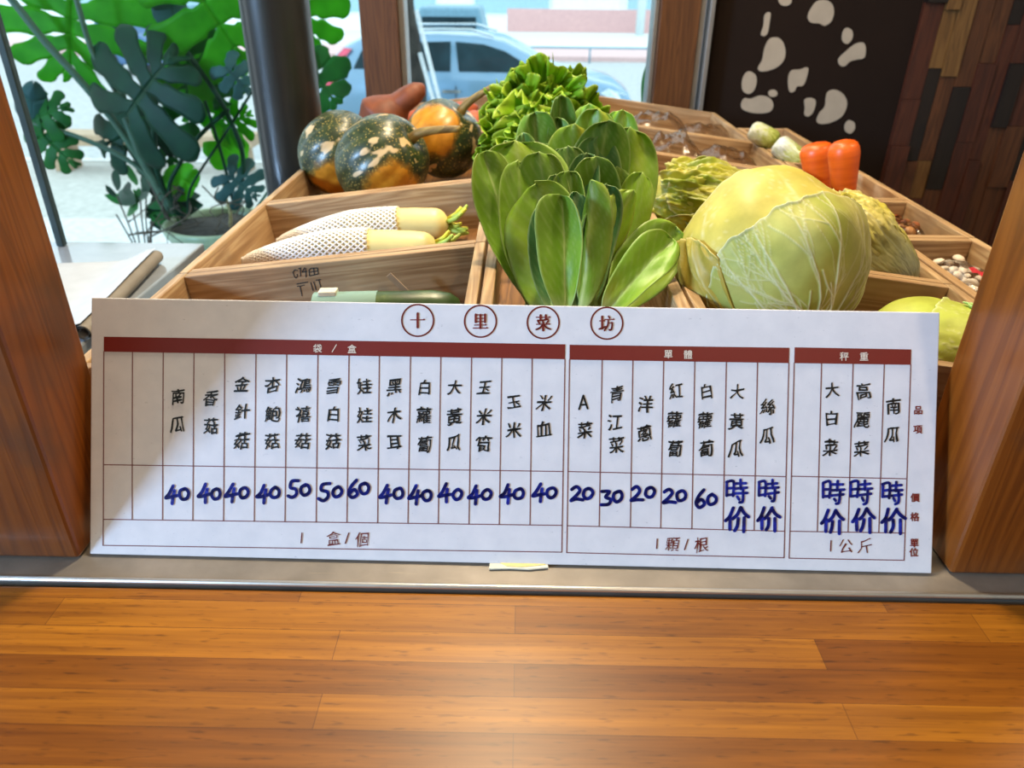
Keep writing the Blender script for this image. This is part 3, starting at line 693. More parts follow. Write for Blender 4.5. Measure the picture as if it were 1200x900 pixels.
# frilly lettuce
def frilly_leaf(parent, B, D, side, L, A_, seed, tint):
    x, y, z = frame(D, side); rr = random.Random(seed); p1, p2, p3 = (rr.uniform(0, 6) for _ in range(3))
    nu, nv = 26, 90; V = []; C_ = []
    g0, g1, gy = hexc('#74b41c'), hexc('#b4dc30'), hexc('#dfe468')
    for i in range(nu):
        u = i/(nu-1)
        for j in range(nv):
            v = j/(nv-1)*2-1
            Lr = L*(1-0.18*v*v)*(1+0.05*math.sin(7*v+p1)); ang = v*A_*(0.35+0.65*u)
            r = Lr*u; am = L*0.15*u**2.2
            ro = am*0.9*math.sin(10*v+p1+2.5*u)+am*0.75*math.sin(23*v+p2)*u+am*0.45*math.sin(50*v+p3)*u**2+am*0.2*math.sin(83*v+p1)*u**3+0.02*L*mn.noise((v*5+seed, u*5, 2))
            bend = 0.40*L*u*u - 0.12*L*math.cos(v*1.5)*u
            V.append(B + z*(r*math.cos(ang)-bend*0.35+am*0.12*math.sin(31*v+p2)) + x*(r*math.sin(ang)+am*0.35*math.sin(17*v+p3)) + y*(bend+ro))
            c = g0*(1-tint)+g1*tint; k = mn.noise((v*3+seed, u*3, seed*0.7)); c = c*(1+0.3*k)
            e = float(sst(0.8, 1.0, u))*0.35; c = c*(1-e)+gy*e
            k2 = math.exp(-(v*u/0.05)**2)*(1-u)*0.8 + float(1-sst(0.1, 0.5, u))*0.5; k2 = min(1, k2); c = c*(1-k2)+hexc('#c3d98a')*k2
            C_.append(c)
    f = [(i*nv+j, i*nv+j+1, (i+1)*nv+j+1, (i+1)*nv+j) for i in range(nu-1) for j in range(nv-1)]
    o = mesh_obj('leaf', V, f, M['lettuce'], parent, True, C_)
    s_ = o.modifiers.new('thickness', 'SOLIDIFY'); s_.thickness = 0.0006
lb = at(632, 215, 1.20); lb.z = 0.115
le = empty('frilly_lettuce', lb, 'bright green frilly lettuce head behind the bok choy', 'lettuce')
rr = random.Random(3); cen = Vector((0, 0, 0.02))
for k, (px, py, dY, L, A_, tint) in enumerate([(640, 66, .03, .115, .75, .2), (606, 88, .02, .105, .8, .6), (668, 92, .03, .11, .75, .15), (690, 116, .0, .105, .7, .2), (572, 120, .0, .11, .8, .7), (556, 140, -.03, .10, .7, .85),
        (640, 96, -.05, .10, .9, .5), (612, 118, -.08, .10, .9, .75), (662, 122, -.08, .095, .9, .3), (585, 150, -.10, .10, .9, .8), (632, 150, -.11, .09, 1.0, .65), (566, 172, -.08, .095, .8, .75), (680, 146, -.07, .085, .9, .25),
        (610, 178, -.12, .085, 1.0, .8), (590, 100, .07, .10, .8, .5), (650, 80, .09, .10, .8, .2), (556, 178, -.02, .085, .8, .9), (694, 108, .06, .085, .8, .2), (625, 75, .05, .09, .9, .4)]):
    tip = at(px, py, 1.20+dY)-lb
    D = (tip-cen); Ln = D.length; B = cen + D*(1-min(1, L/Ln))
    frilly_leaf(le, B, D, (0.2*rr.uniform(-1, 1), -1, 0.45), min(L, Ln)*1.05, A_, k*3+1, tint)
mb = MB().grid(lathe([(0.002, -0.024), (0.028, -0.022), (0.034, -0.004), (0.040, 0.03), (0.034, 0.06), (0.004, 0.08)], 20), wrap=True)
mb.build('lettuce_heart', plain('lettuce_heart', '#8db04a', 0.5), le, True)

# cabbages: a folded head with wrapper leaves and branching veins
def vein_tree(seed, phi0, phi1, n, rmax, step=0.05):
    rr = random.Random(seed); S = []
    def grow(p, a, wd, depth, left):
        while left > 0 and math.hypot(*p) < rmax:
            a += rr.uniform(-0.10, 0.10); q = (p[0]+step*math.cos(a), p[1]+step*math.sin(a)); S.append((*p, *q, wd)); p = q; left -= 1; wd *= 0.975
            if depth < 3 and rr.random() < (0.15, 0.13, 0.05)[depth]:
                grow(p, a+rr.choice((-1, 1))*rr.uniform(0.35, 0.6), wd*0.6, depth+1, rr.randint(5, 16))
    for k in range(n):
        a = phi0+(phi1-phi0)*(k+0.5)/n+rr.uniform(-.04, .04); grow((0.1*math.cos(a), 0.1*math.sin(a)), a, 1.0 if k != n//2 else 1.5, 0, 60)
    return np.array(S)
def seg_dist(P, S, vw=0.017):
    out = np.zeros(len(P)); 
    A0 = S[:, 0:2]; D = S[:, 2:4]-A0; LL = (D**2).sum(1)
    for a in range(0, len(P), 2000):
        p = P[a:a+2000, None, :]; t_ = np.clip(((p-A0)*D).sum(2)/LL, 0, 1); d = np.linalg.norm(p-(A0+t_[..., None]*D), axis=2)
        out[a:a+2000] = (np.exp(-(d/(vw*(0.35+0.65*S[:, 4])))**2)*np.minimum(1, S[:, 4]+0.2)).max(1)
    return out
def cab_sheet(parent, name, rad, pole, ref, phi0, phi1, rho, off, seed, colA, colB, vc='#d5d79a', nveins=9, crinkle=0.0, fold=0.0, res=(90, 110), edge=0.04, mat='cab', vh=0.0011, lump=0.007, lseed=4, vw=0.0125):
    """wrapper leaf lying on an ellipsoid of radii rad; the leaf fans out from its base at direction pole"""
    P3, E1, E2 = (lambda f: (f[2], f[0], f[1]))(frame(pole, ref))
    S = vein_tree(seed, phi0, phi1, nveins, rho+0.3)
    nu, nv = res; pl = []; rho_l = []; ph_l = []
    for i in range(nu):
        for j in range(nv):
            ph = phi0+(phi1-phi0)*j/(nv-1); u = i/(nu-1)
            x_ = (j/(nv-1)*2-1)
            rm = rho*(1-0.30*abs(x_)**2.6)*(1+edge*mn.noise((ph*2.2+seed, seed, 0))+edge*0.5*mn.noise((ph*7+seed, 3, 0)))
            rho_l.append(0.02+u*rm); ph_l.append(ph); pl.append(u)
    rho_a = np.array(rho_l); ph_a = np.array(ph_l); u_a = np.array(pl)
    P = np.stack([rho_a*np.cos(ph_a), rho_a*np.sin(ph_a)], 1)
    vm = seg_dist(P, S, vw) if nveins else np.zeros(len(P))
    ca, cb, cv = hexc(colA), hexc(colB), hexc(vc); V = []; C_ = []
    for k in range(len(P)):
        r_, p_ = rho_a[k], ph_a[k]
        d = P3*math.cos(r_) + (E1*math.cos(p_)+E2*math.sin(p_))*math.sin(r_)
        n1 = mn.noise(d*1.6+Vector((lseed, 0, 0))); h_ = off*(0.35+0.65*u_a[k]) + lump*n1 + 0.0009*mn.noise(d*5+Vector((0, seed, 0)))
        if crinkle:
            tip = float(sst(0.25, 0.95, u_a[k])); n2 = mn.noise(Vector((P[k][0]*9, P[k][1]*9, seed)))+0.6*mn.noise(Vector((P[k][0]*21, P[k][1]*21, seed)))
            n2 = mn.noise(Vector((p_*5.5, r_*2.2, seed)))*1.3+0.45*mn.noise(Vector((p_*14, r_*7, seed)))+0.22*mn.noise(Vector((p_*30, r_*18, seed))); h_ += crinkle*n2*(0.2+tip)
        if fold:
            fx = mn.noise(Vector((p_*5.5+seed, r_*1.3, 2.0))); h_ += fold*(1-abs(fx)*3.2)*float(sst(0.1, 0.5, u_a[k]))
        eg = float(sst(0.975, 1.0, u_a[k])); h_ += 0.0022*eg*(0.4+mn.noise((p_*3, seed, 0.5)))
        base = Vector((rad[0]*d.x, rad[1]*d.y, rad[2]*d.z)); nrm = Vector((d.x/rad[0], d.y/rad[1], d.z/rad[2])).normalized()
        V.append(base + nrm*(h_ + vh*vm[k]))
        t_ = 0.5+0.9*mn.noise(Vector((P[k][0]*1.7+seed, P[k][1]*1.7, 1))); t_ = min(1, max(0, t_))
        c = ca*(1-t_)+cb*t_; kk = 0.9*vm[k]; c = c*(1-kk)+cv*kk; c = c*(1-0.5*eg)+cv*0.5*eg
        if crinkle: wr = float(1-sst(0.22, 0.72, u_a[k]))*0.85; c = c*(1-wr)+hexc('#dfe0b4')*wr
        C_.append(c)
    f = [(i*nv+j, (i+1)*nv+j, (i+1)*nv+j+1, i*nv+j+1) for i in range(nu-1) for j in range(nv-1)]
    o = mesh_obj(name, V, f, M[mat], parent, True, C_)
    s_ = o.modifiers.new('thickness', 'SOLIDIFY'); s_.thickness = 0.0010; s_.offset = -1
    return o
def cab_core(parent, rad, colr, seed, lump=0.012, mat='cab', fold=0.0):
    V = []; C_ = []; n, m_ = 56, 80
    for i in range(n):
        a = math.pi*i/(n-1)
        for j in range(m_):
            b = 2*math.pi*j/m_; d = Vector((math.sin(a)*math.cos(b), math.sin(a)*math.sin(b), math.cos(a)))
            h_ = lump*mn.noise(d*1.6+Vector((seed, 0, 0)))
            if fold: h_ += fold*(1-2.6*abs(mn.noise(Vector((math.cos(b)*2.2+seed, math.sin(b)*2.2, math.cos(a)*1.2)))))
            V.append(Vector((rad[0]*d.x, rad[1]*d.y, rad[2]*d.z))+d*h_); C_.append(hexc(colr)*(1+0.2*mn.noise(d*3)))
    f = [(i*m_+j, (i+1)*m_+j, (i+1)*m_+(j+1) % m_, i*m_+(j+1) % m_) for i in range(n-1) for j in range(m_)]
    return mesh_obj('head', V, f, M[mat], parent, True, C_)
cc1 = at(900, 306, 0.670)
cb = empty('cabbage', cc1, 'large pale yellow-green round cabbage, veined, behind the board', 'cabbage')
rad = (0.0825, 0.080, 0.081)
cab_core(cb, rad, '#cfc258', 4, 0.007, fold=0.0)
cab_sheet(cb, 'wrapper_leaf', rad, (0.25, -0.60, -0.76), (0.1, -0.3, 1), -0.9, 3.3, 2.95, 0.0020, 21, '#cfc056', '#dacb64', '#efe8b8', 9, lump=0.007, vh=0.0006, edge=0.03)
cab_sheet(cb, 'wrapper_leaf', rad, (-0.05, -0.66, -0.75), (0, -0.3, 1), 2.35, 4.3, 1.75, 0.0028, 33, '#bda23a', '#cdb650', '#e4d890', 6, fold=0.004, lump=0.007, edge=0.06)
cab_sheet(cb, 'wrapper_leaf', rad, (0.36, -0.72, -0.60), (-0.1, -0.3, 1), -0.15, 3.0, 1.68, 0.0048, 12, '#b0b84a', '#cfcb72', '#f0edc6', 11, lump=0.007, vw=0.015, res=(190, 240), edge=0.07, vh=0.0011)
cc2 = at(1092, 396, 0.640); cc2.z = 0.101
cb2 = empty('cabbage', cc2, 'second yellow-green cabbage with torn leaf, half hidden behind the board\'s right end', 'cabbage')
rad2 = (0.060, 0.056, 0.039)
cab_core(cb2, rad2, '#c2cc52', 9, 0.004)
cab_sheet(cb2, 'wrapper_leaf', rad2, (0.7, -0.6, -0.4), (0, -0.3, 1), -0.6, 2.9, 2.0, 0.002, 41, '#c3cf50', '#d0da68', '#eef0c0', 10, lump=0.004, lseed=9)
cab_sheet(cb2, 'wrapper_leaf', rad2, (0.9, -0.3, 0.05), (0, -0.3, 1), -0.2, 2.0, 1.05, 0.004, 42, '#93c142', '#a8cf55', '#e0ecaa', 8, lump=0.004, edge=0.25, crinkle=0.001, lseed=9)
# napa cabbages
def napa(loc, label, rad, rot, seed, sheets, colr, crk=0.006):
    e = empty('napa_cabbage', loc, label, 'napa cabbage', None); e.rotation_euler = rot
    cab_core(e, rad, colr, seed, 0.006, 'napa')
    for k, (ref, p0, p1, rho, off, ca, cbb) in enumerate(sheets):
        cab_sheet(e, 'crinkled_leaf', rad, (0, 0, -1), ref, p0, p1, rho, off, seed+k*5, ca, cbb, '#eeeec0', 7, crinkle=crk, mat='napa', res=(120, 110), edge=0.05, lump=0.005, vh=0.0012, lseed=seed, vw=0.02)
    return e
# local -z is the base end, +z the leafy end
e1 = napa(at(838, 250, 0.90), 'yellow-green crinkled napa cabbage lying left behind the big cabbage', (0.052, 0.052, 0.088), (0, 0, 0), 5,
     [((1, 0, 0), 0, 6.3, 2.75, 0.002, '#a3b02e', '#d6cc44'), ((1, 0, 0), -0.8, 1.9, 2.55, 0.006, '#8fa626', '#d2c840'), ((1, 0, 0), 1.4, 4.2, 2.6, 0.008, '#9cb02c', '#dccf48'), ((1, 0, 0), 3.4, 6.1, 2.5, 0.006, '#93a828', '#d4ca44')], '#c8c45c', 0.0075)
e1.rotation_euler = Vector((-0.93, 0.10, 0.22)).to_track_quat('Z', 'Y').to_euler()
e2 = napa(at(1005, 287, 0.83), 'pale napa cabbage in clear wrap with yellow crinkled tip, right of the big cabbage', (0.040, 0.040, 0.072), (0, 0, 0), 8,
     [((1, 0, 0), 0, 6.3, 2.7, 0.002, '#e2d86e', '#ece08a'), ((1, 0, 0), -0.8, 1.9, 2.5, 0.005, '#d4c83e', '#ece08a'), ((1, 0, 0), 1.4, 4.2, 2.55, 0.006, '#d2c63c', '#ece084'), ((1, 0, 0), 3.4, 6.1, 2.5, 0.005, '#d4c63a', '#eee48c')], '#d9d08a')
e2.rotation_euler = (at(962, 240, 0.87)-at(1052, 325, 0.80)).to_track_quat('Z', 'Y').to_euler()
t = NT('clear_film'); t.t.nodes.remove(t.b)
fr = t.n('ShaderNodeFresnel'); fr.inputs[0].default_value = 1.5
f = t.noise(t.coords((1, 1, 1)), 55, 4, 0.6, 1.5); bp = t.n('ShaderNodeBump'); bp.inputs['Strength'].default_value = 0.35; bp.inputs['Distance'].default_value = 0.002; t.l(f, bp.inputs['Height']); t.l(bp.outputs[0], fr.inputs['Normal'])
tr = t.n('ShaderNodeBsdfTransparent'); tr.inputs[0].default_value = (0.95, 0.95, 0.95, 1); gl = t.n('ShaderNodeBsdfGlossy'); gl.inputs['Roughness'].default_value = 0.12; t.l(bp.outputs[0], gl.inputs['Normal'])
ms = t.n('ShaderNodeMixShader'); t.l(t.math('ADD', t.math('MULTIPLY', fr.outputs[0], 0.60), 0.03), ms.inputs[0]); t.l(tr.outputs[0], ms.inputs[1]); t.l(gl.outputs[0], ms.inputs[2]); t.l(ms.outputs[0], t.out.inputs[0])
M['film'] = t.m
P = []
for i in range(22):
    a = math.pi*i/21
    P.append([Vector((0.044*math.sin(a)**0.8*math.cos(b), 0.044*math.sin(a)**0.8*math.sin(b), -0.077*math.cos(a)))*(1+0.03*mn.noise(Vector((math.cos(b)*3, math.sin(b)*3, a*4)))) for b in np.linspace(0, 2*math.pi, 36, endpoint=False)])
MB().grid(P[:17], wrap=True).build('film_wrap', M['film'], e2, True)
MB().box((-0.009, -0.0495, -0.064), (0.008, -0.0485, -0.047)).build('price_tag', plain('dark_tag', '#4a4a4c', 0.5), e2)

# daikon radishes in foam nets
M['daikon'] = plain('daikon_skin', '#e6d58f', 0.4, nz=0.03, nscale=25, bump=0.05)
M['net'] = plain('white_foam_net', '#efeae2', 0.75, nz=0.01)
M['stub'] = plain('green_leaf_stub', '#a4bd4c', 0.5, nz=0.1)
M['stub_y'] = plain('yellow_leaf_stub', '#cfc93c', 0.5, nz=0.1)
def daikon(tail, head, r, net_frac, label, seed):
    tail, head = Vector(tail), Vector(head); L = (head-tail).length; x, y, z = frame(head-tail, (0, 0, 1))
    e = empty('daikon_radish', tail, label, 'radish', 'net-wrapped radishes'); e.matrix_world = to_mat(tail, x, y, z)
    def rp(t_): return r*(0.18+0.82*min(1, (t_/0.45))**0.6)*(1 if t_ < 0.93 else math.sqrt(max(0.02, 1-((t_-0.93)/0.07)**2*0.9)))
    def cp(t_): return Vector((0, 0.010*math.sin(math.pi*t_), t_*L))
    P = [[cp(t_)+Vector((math.cos(b), math.sin(b), 0))*rp(t_)*(1+0.02*mn.noise(Vector((math.cos(b), math.sin(b), t_*14+seed)))) for b in np.linspace(0, 2*math.pi, 30, endpoint=False)] for t_ in np.linspace(0, 1, 50)]
    mb = MB().grid(P, wrap=True); mb.f += [tuple(range(30))[::-1], tuple(49*30+j for j in range(30))]; mb.mi += [0, 0]
    mb.build('root', M['daikon'], e, True)
    mb = MB(); n_ = 21
    for sgn_ in (-1, 1):
        for k in range(n_):
            pts = []
            for t_ in np.linspace(-0.015, net_frac, 46):
                b = 2*math.pi*k/n_+sgn_*t_*8.5; tt = max(0, t_); pts.append(cp(t_)+Vector((math.cos(b), math.sin(b), 0))*(rp(tt)+0.0014))
            mb.tube(pts, 0.0013, 5)
    mb.build('foam_net', M['net'], e, True)
    rr = random.Random(seed); mb = MB()
    for k in range(10):
        b = rr.uniform(0, 6.28); rr_ = rr.uniform(0.1, 0.7)*r*0.6; q = cp(0.995)+Vector((rr_*math.cos(b), rr_*math.sin(b), 0)); o_ = Vector((math.cos(b)*0.5, math.sin(b)*0.5, 1))*rr.uniform(0.016, 0.030)
        mb.tube([q, q+o_*0.6, q+o_+Vector((rr.uniform(-.004, .004), 0.004, 0))], [0.0034, 0.003, 0.0022], 7, k % 3 == 0)
    mb.build('leaf_stubs', [M['stub'], M['stub_y']], e, True)
daikon(at(328, 284, 0.985), at(526, 262, 0.985), 0.0205, 0.72, 'white radish in foam net at the back, green leaf stubs showing', 3)
daikon(at(288, 306, 0.885), at(513, 292, 0.885), 0.0205, 0.66, 'white radish in foam net at the front, nearer the cucumber', 8)

# cucumber with a plastic label, splinter of paper tape
t = NT('cucumber_skin').set(rough=0.35)
t.color(t.ramp(t.noise(t.coords((1, 1, 1)), 40, 6), [(0.3, '#23381a'), (0.6, '#3f5a2c'), (0.8, '#71824a')])); M['cuke'] = t.m
a, b = at(372, 357, 0.690), at(541, 353, 0.690); x, y, z = frame(b-a, (0, 0, 1)); L = (b-a).length
ck = empty('cucumber', a, 'dark green cucumber lying in the front left crate', 'cucumber'); ck.matrix_world = to_mat(a-Vector((0, 0, 0.0065)), x, y, z)
prof = [(0.001, -0.008), (0.012, -0.005), (0.0165, 0.004), (0.018, L*0.4), (0.018, L*0.8), (0.015, L*0.92), (0.009, L*0.98), (0.001, L)]
MB().grid(lathe(prof, 28), wrap=True).build('fruit', M['cuke'], ck, True)
t = NT('bluish_plastic').set(rough=0.25); t.b.inputs['Base Color'].default_value = lin('#8fb0a6'); M['plast'] = t.m
MB().grid([[Vector((0.0187*math.cos(q), 0.0187*math.sin(q), zz)) for q in np.linspace(-0.1, 3.2, 14)] for zz in np.linspace(-0.002, 0.062, 6)]).build('plastic_sleeve', M['plast'], ck, True)
MB().box((-0.006, 0.0165, 0.004), (0.007, 0.022, 0.022)).build('white_label', M['tape_w'], ck, bevel=0.001)
m_ = to_mat(at(471, 337, 0.722), *frame((0.55, 0, -0.60), (0, -1, 0)))
o = MB().box((-0.0030, -0.0007, -0.019), (0.0030, 0.0007, 0.019), 0, m_).build('paper_strip', plain('brown_paper', '#ab9078', 0.8)); tag(o, 'narrow pale brown paper strip leaning above the cucumber', 'paper strip')

# pumpkins
def pumpkin_mat(name, pdir, amount):
    t = NT(name).set(rough=0.38, coat=0.12, coatr=0.2)
    v = t.coords((1, 1, 1), rnd=True); raw = t.coords((1, 1, 1), rnd=False)
    n1 = t.noise(v, 60, 6, 0.65); base = t.ramp(n1, [(0.35, '#1c2814'), (0.55, '#2f3c1e'), (0.75, '#4d5228')])
    vo = t.n('ShaderNodeTexVoronoi'); vo.inputs['Scale'].default_value = 230; t.l(v, vo.inputs['Vector'])
    base = t.mix(t.ramp(vo.outputs['Distance'], [(0.20, (0.85, 0.85, 0.85, 1)), (0.36, (0, 0, 0, 1))]), base, '#a08c48')
    st = t.noise(t.coords((1, 1, 0.45)), 42, 2, 0.5); base = t.mix(t.ramp(st, [(0.62, (0, 0, 0, 1)), (0.65, (1, 1, 1, 1))]), base, '#cdb183')
    nm = t.n('ShaderNodeVectorMath', operation='NORMALIZE'); t.l(raw, nm.inputs[0])
    dp = t.n('ShaderNodeVectorMath', operation='DOT_PRODUCT'); t.l(nm.outputs[0], dp.inputs[0]); dp.inputs[1].default_value = Vector(pdir).normalized()
    pn = t.math('ADD', dp.outputs['Value'], t.math('MULTIPLY', t.math('SUBTRACT', t.noise(v, 26, 5, 0.6), 0.5), 0.55))
    m1 = t.ramp(pn, [(amount-0.10, (0, 0, 0, 1)), (amount, (0.35, 0.35, 0.35, 1)), (amount+0.05, (1, 1, 1, 1))])
    c = t.mix(m1, base, t.ramp(t.noise(v, 70, 4), [(0.3, '#b8741a'), (0.7, '#d89428')]))
    t.color(c); t.bump(n1, 0.12, 0.001); return t.m
M['stem'] = wood('pumpkin_stem', '#4f3c1d', '#7c6534', '#a08a4c', 'Z', bump=0.4)
def pumpkin(loc, rx, axis, hint, stem_bend, label, pdir, amount, squash=0.86, sl=0.05):
    x, y, z = frame(axis, hint); e = empty('pumpkin', loc, label, 'pumpkin', 'green and orange pumpkins'); e.matrix_world = to_mat(Vector(loc), x, y, z)
    V = []; n, m_ = 48, 100; P = []
    for i in range(n):
        a = math.pi*i/(n-1); row = []
        for j in range(m_):
            b = 2*math.pi*j/m_; rib = 1-0.035*abs(math.cos(5*b))**6*math.sin(a); dip = 1-0.16*math.exp(-(a/0.35)**2)-0.08*math.exp(-((math.pi-a)/0.35)**2)
            row.append(Vector((rx*rib*math.sin(a)*math.cos(b), rx*rib*math.sin(a)*math.sin(b), rx*squash*math.cos(a)*dip)))
        P.append(row)
    mloc = Vector((pdir[0]*x.x+pdir[1]*x.y+pdir[2]*x.z, pdir[0]*y.x+pdir[1]*y.y+pdir[2]*y.z, pdir[0]*z.x+pdir[1]*z.y+pdir[2]*z.z))
    MB().grid(P, wrap=True).build('rind', pumpkin_mat('pumpkin_rind', mloc, amount), e, True)
    top = rx*squash*0.84; iv = e.matrix_world.to_3x3().inverted(); bd = iv @ Vector(stem_bend).normalized()
    pts = spline([(0, 0, top-0.004), Vector((0, 0, top+sl*0.25)), Vector((0, 0, top+sl*0.42))+bd*sl*0.35, Vector((0, 0, top+sl*0.45))+bd*sl], 5)
    N = len(pts); MB().tube(pts, [0.0095*(1-0.62*(k/(N-1))**0.5)+0.0012 for k in range(N)], 10).build('stem', M['stem'], e, True)
pumpkin(at(399, 180, 1.28), 0.068, (0.74, -0.15, 0.60), (0, -1, 0), (0.5, -0.2, 0.8), 'leftmost pumpkin, mottled green with a short stub of stem', (0.05, -0.75, -0.55), 0.82, 1.06, 0.022)
pumpkin(at(448, 190, 1.165), 0.069, (0.76, -0.22, 0.58), (0, -1, 0), (1, -0.1, 0.05), 'front pumpkin, dark green speckled, curved brown stem pointing right', (0.30, -0.85, -0.42), 0.86, 1.10, 0.055)
pumpkin(at(520, 163, 1.31), 0.066, (0.55, -0.10, 0.80), (0, -1, 0), (0.9, -0.1, 0.5), 'right-hand pumpkin with a big orange patch beside the lettuce', (-0.25, -0.85, 0.42), 0.74, 0.98, 0.05)
# sweet potatoes
M['swp'] = plain('brown_sweet_potato', '#7a3f22', 0.55, nz=0.09, nscale=45, bump=0.2)
M['swr'] = plain('red_sweet_potato', '#a8502f', 0.55, nz=0.10, nscale=45, bump=0.2)
def spud(a, b, r, label, mat, seed, prof=None):
    a, b = Vector(a), Vector(b); L = (b-a).length; x, y, z = frame(b-a, (0, 0, 1))
    prof = prof or [(0, .10), (.12, .55), (.35, .95), (.6, 1.0), (.82, .7), (.95, .35), (1, .08)]
    P = []
    for t_ in np.linspace(0, 1, 36):
        rr_ = np.interp(t_, [p[0] for p in prof], [p[1] for p in prof])*r; c_ = Vector((0.10*r*math.sin(5*t_+seed), 0.25*r*math.sin(3.5*t_+seed), t_*L))
        P.append([c_+Vector((math.cos(q), math.sin(q), 0))*rr_*(1+0.10*mn.noise(Vector((math.cos(q)*1.2, math.sin(q)*1.2, t_*4+seed)))) for q in np.linspace(0, 6.2832, 26, endpoint=False)])
    mb = MB().grid(P, wrap=True); mb.f += [tuple(range(26))[::-1], tuple(35*26+j for j in range(26))]; mb.mi += [0, 0]
    o = mb.build('sweet_potato', mat, None, True); o.matrix_world = to_mat(a, x, y, z)
    tag(o, label, 'sweet potato', 'sweet potatoes in the rear left crate')
spud(at(437, 160, 1.50), at(491, 94, 1.50), 0.045, 'brown sweet potato topping the heap, its narrow end pointing up', M['swp'], 1, [(0, .35), (.1, .8), (.3, 1.02), (.46, .80), (.60, .52), (.8, .48), (.93, .36), (1, .10)])
spud(at(466, 150, 1.60), at(560, 122, 1.66), 0.030, 'reddish sweet potato lying behind the right-hand pumpkin', M['swr'], 2)
spud(at(505, 150, 1.52), at(590, 140, 1.56), 0.030, 'reddish sweet potato beside the lettuce, under the curved stem', M['swr'], 3)
spud((-0.345, 1.50, 0.082), (-0.16, 1.53, 0.098), 0.026, 'reddish sweet potato wedged under the brown one', M['swr'], 5)
# carrots
M['carrot'] = NT('carrot_skin').set(rough=0.38)
t = M['carrot']; t.color(t.ramp(t.noise(t.coords((3, 3, 60)), 3, 4), [(0.3, '#d2500c'), (0.7, '#ec6a16')])); t.bump(t.noise(t.coords((2, 2, 140), rnd=True), 2.5, 3), 0.12, 0.001); M['carrot'] = t.m
def carrot(top, base, r, label):
    top, base = Vector(top), Vector(base); L = (top-base).length; x, y, z = frame(top-base, (0, -1, 0))
    pr = [(0.05, 0), (.30, .01), (.5, .06), (.72, .3), (.88, .6), (.98, .78), (1.0, .85), (.97, .91), (.84, .955), (.6, .985), (.3, .998), (.12, 1.0), (.08, .99)]
    o = MB().grid(lathe([(a_*r*(1+0.015*math.sin(40*b_)), b_*L) for a_, b_ in pr], 32), wrap=True).build('carrot', M['carrot'], None, True); o.matrix_world = to_mat(base, x, y, z)
    tag(o, label, 'carrot', 'upright carrots')
carrot(at(956, 167, 1.30), Vector((0.520, 1.285, 0.049)), 0.0270, 'left one of two upright orange carrots, thick end up')
carrot(at(989, 164, 1.205), Vector((0.526, 1.195, 0.049)), 0.0238, 'right one of two upright orange carrots, thick end up')
# wrapped baby cabbages
t = NT('wrapped_baby_cabbage').set(rough=0.16, coat=0.5, coatr=0.08)
gr = t.n('ShaderNodeSeparateXYZ'); t.l(t.coords((1, 1, 1), rnd=False), gr.inputs[0])
f = t.noise(t.coords((1, 1, 0.5)), 130, 5, 0.65, 1.0)
zz = t.math('ADD', t.math('MULTIPLY', gr.outputs['Z'], 10.0), t.math('SUBTRACT', t.math('MULTIPLY', f, 1.1), 0.42))
t.color(t.ramp(zz, [(0.15, '#8a9a34'), (0.35, '#bcc872'), (0.6, '#d3dcc4'), (0.8, '#eef2ee'), (0.95, '#b9c8bc')])); t.bump(f, 0.8, 0.004); M['baby'] = t.m
def baby(a, b, r, label):
    a, b = Vector(a), Vector(b); L = (b-a).length; x, y, z = frame(b-a, (0, 0, 1))
    P = [[Vector((math.cos(q), math.sin(q), 0))*r*pr*(1+0.07*mn.noise(Vector((math.cos(q)*2.5, math.sin(q)*2.5, t_*6+L*90))))+Vector((0, 0, t_*L)) for q in np.linspace(0, 6.2832, 30, endpoint=False)]
         for t_, pr in zip(np.linspace(0, 1, 24), np.interp(np.linspace(0, 1, 24), [0, .06, .2, .5, .8, .93, 1], [.55, .82, .95, 1, .98, .82, .5]))]
    mb = MB().grid(P, wrap=True); mb.f += [tuple(range(30))[::-1], tuple(23*30+j for j in range(30))]; mb.mi += [0, 0]
    o = mb.build('baby_cabbage', M['baby'], None, True); o.matrix_world = to_mat(a, x, y, z); tag(o, label, 'baby cabbage', 'film-wrapped baby cabbages')
baby(at(911, 167, 1.48), at(879, 151, 1.50), 0.0200, 'white film-wrapped baby cabbage farther back, green end turned right')
baby(at(941, 192, 1.37), at(909, 167, 1.39), 0.0205, 'white film-wrapped baby cabbage right behind the carrots')
# mushroom bags
M['mush'] = plain('white_mushroom_cap', '#e9dccb', 0.5, nz=0.02); M['mushb'] = plain('brown_mushroom_cap', '#9a5a34', 0.45, nz=0.08); M['mushc'] = plain('light_brown_cap', '#c08a56', 0.45, nz=0.06)
capm = None
def mushroom(name, loc, r, mat, label, group, rr, src=[None]):
    if src[0] is None or src[0].name.split('.')[0] != name or True:
        o = MB().grid(lathe([(r*.02, r*.75), (r*.55, r*.68), (r*.9, r*.38), (r, r*.05), (r*.85, -r*.12), (r*.36, -r*.18), (r*.32, -r*.9), (r*.05, -r*.95)], 16), wrap=True).build(name, mat, None, True)
    o.location = loc; o.rotation_euler = (rr.uniform(-.7, .7), rr.uniform(-.7, .7), rr.uniform(0, 6)); tag(o, label, 'mushroom', group); return o
rr = random.Random(2)
for i in range(7):
    for j in range(7):
        px, py = 1066+i*13+j*4+rr.uniform(-2, 2), 291+j*7.5+i*1.2+rr.uniform(-1.5, 1.5)
        if px < 1052+(py-280)*0.95 or px > 1150: continue
        p = at(px, py, z=0.088+rr.uniform(-0.004, 0.006))
        if 0.488 < p.x < 0.560 and 0.73 < p.y < 0.905: mushroom('white_mushroom', p, rr.uniform(0.0062, 0.0082), M['mush'], 'small white mushroom in the clear bag by the right post', 'white mushrooms in the bag', rr)
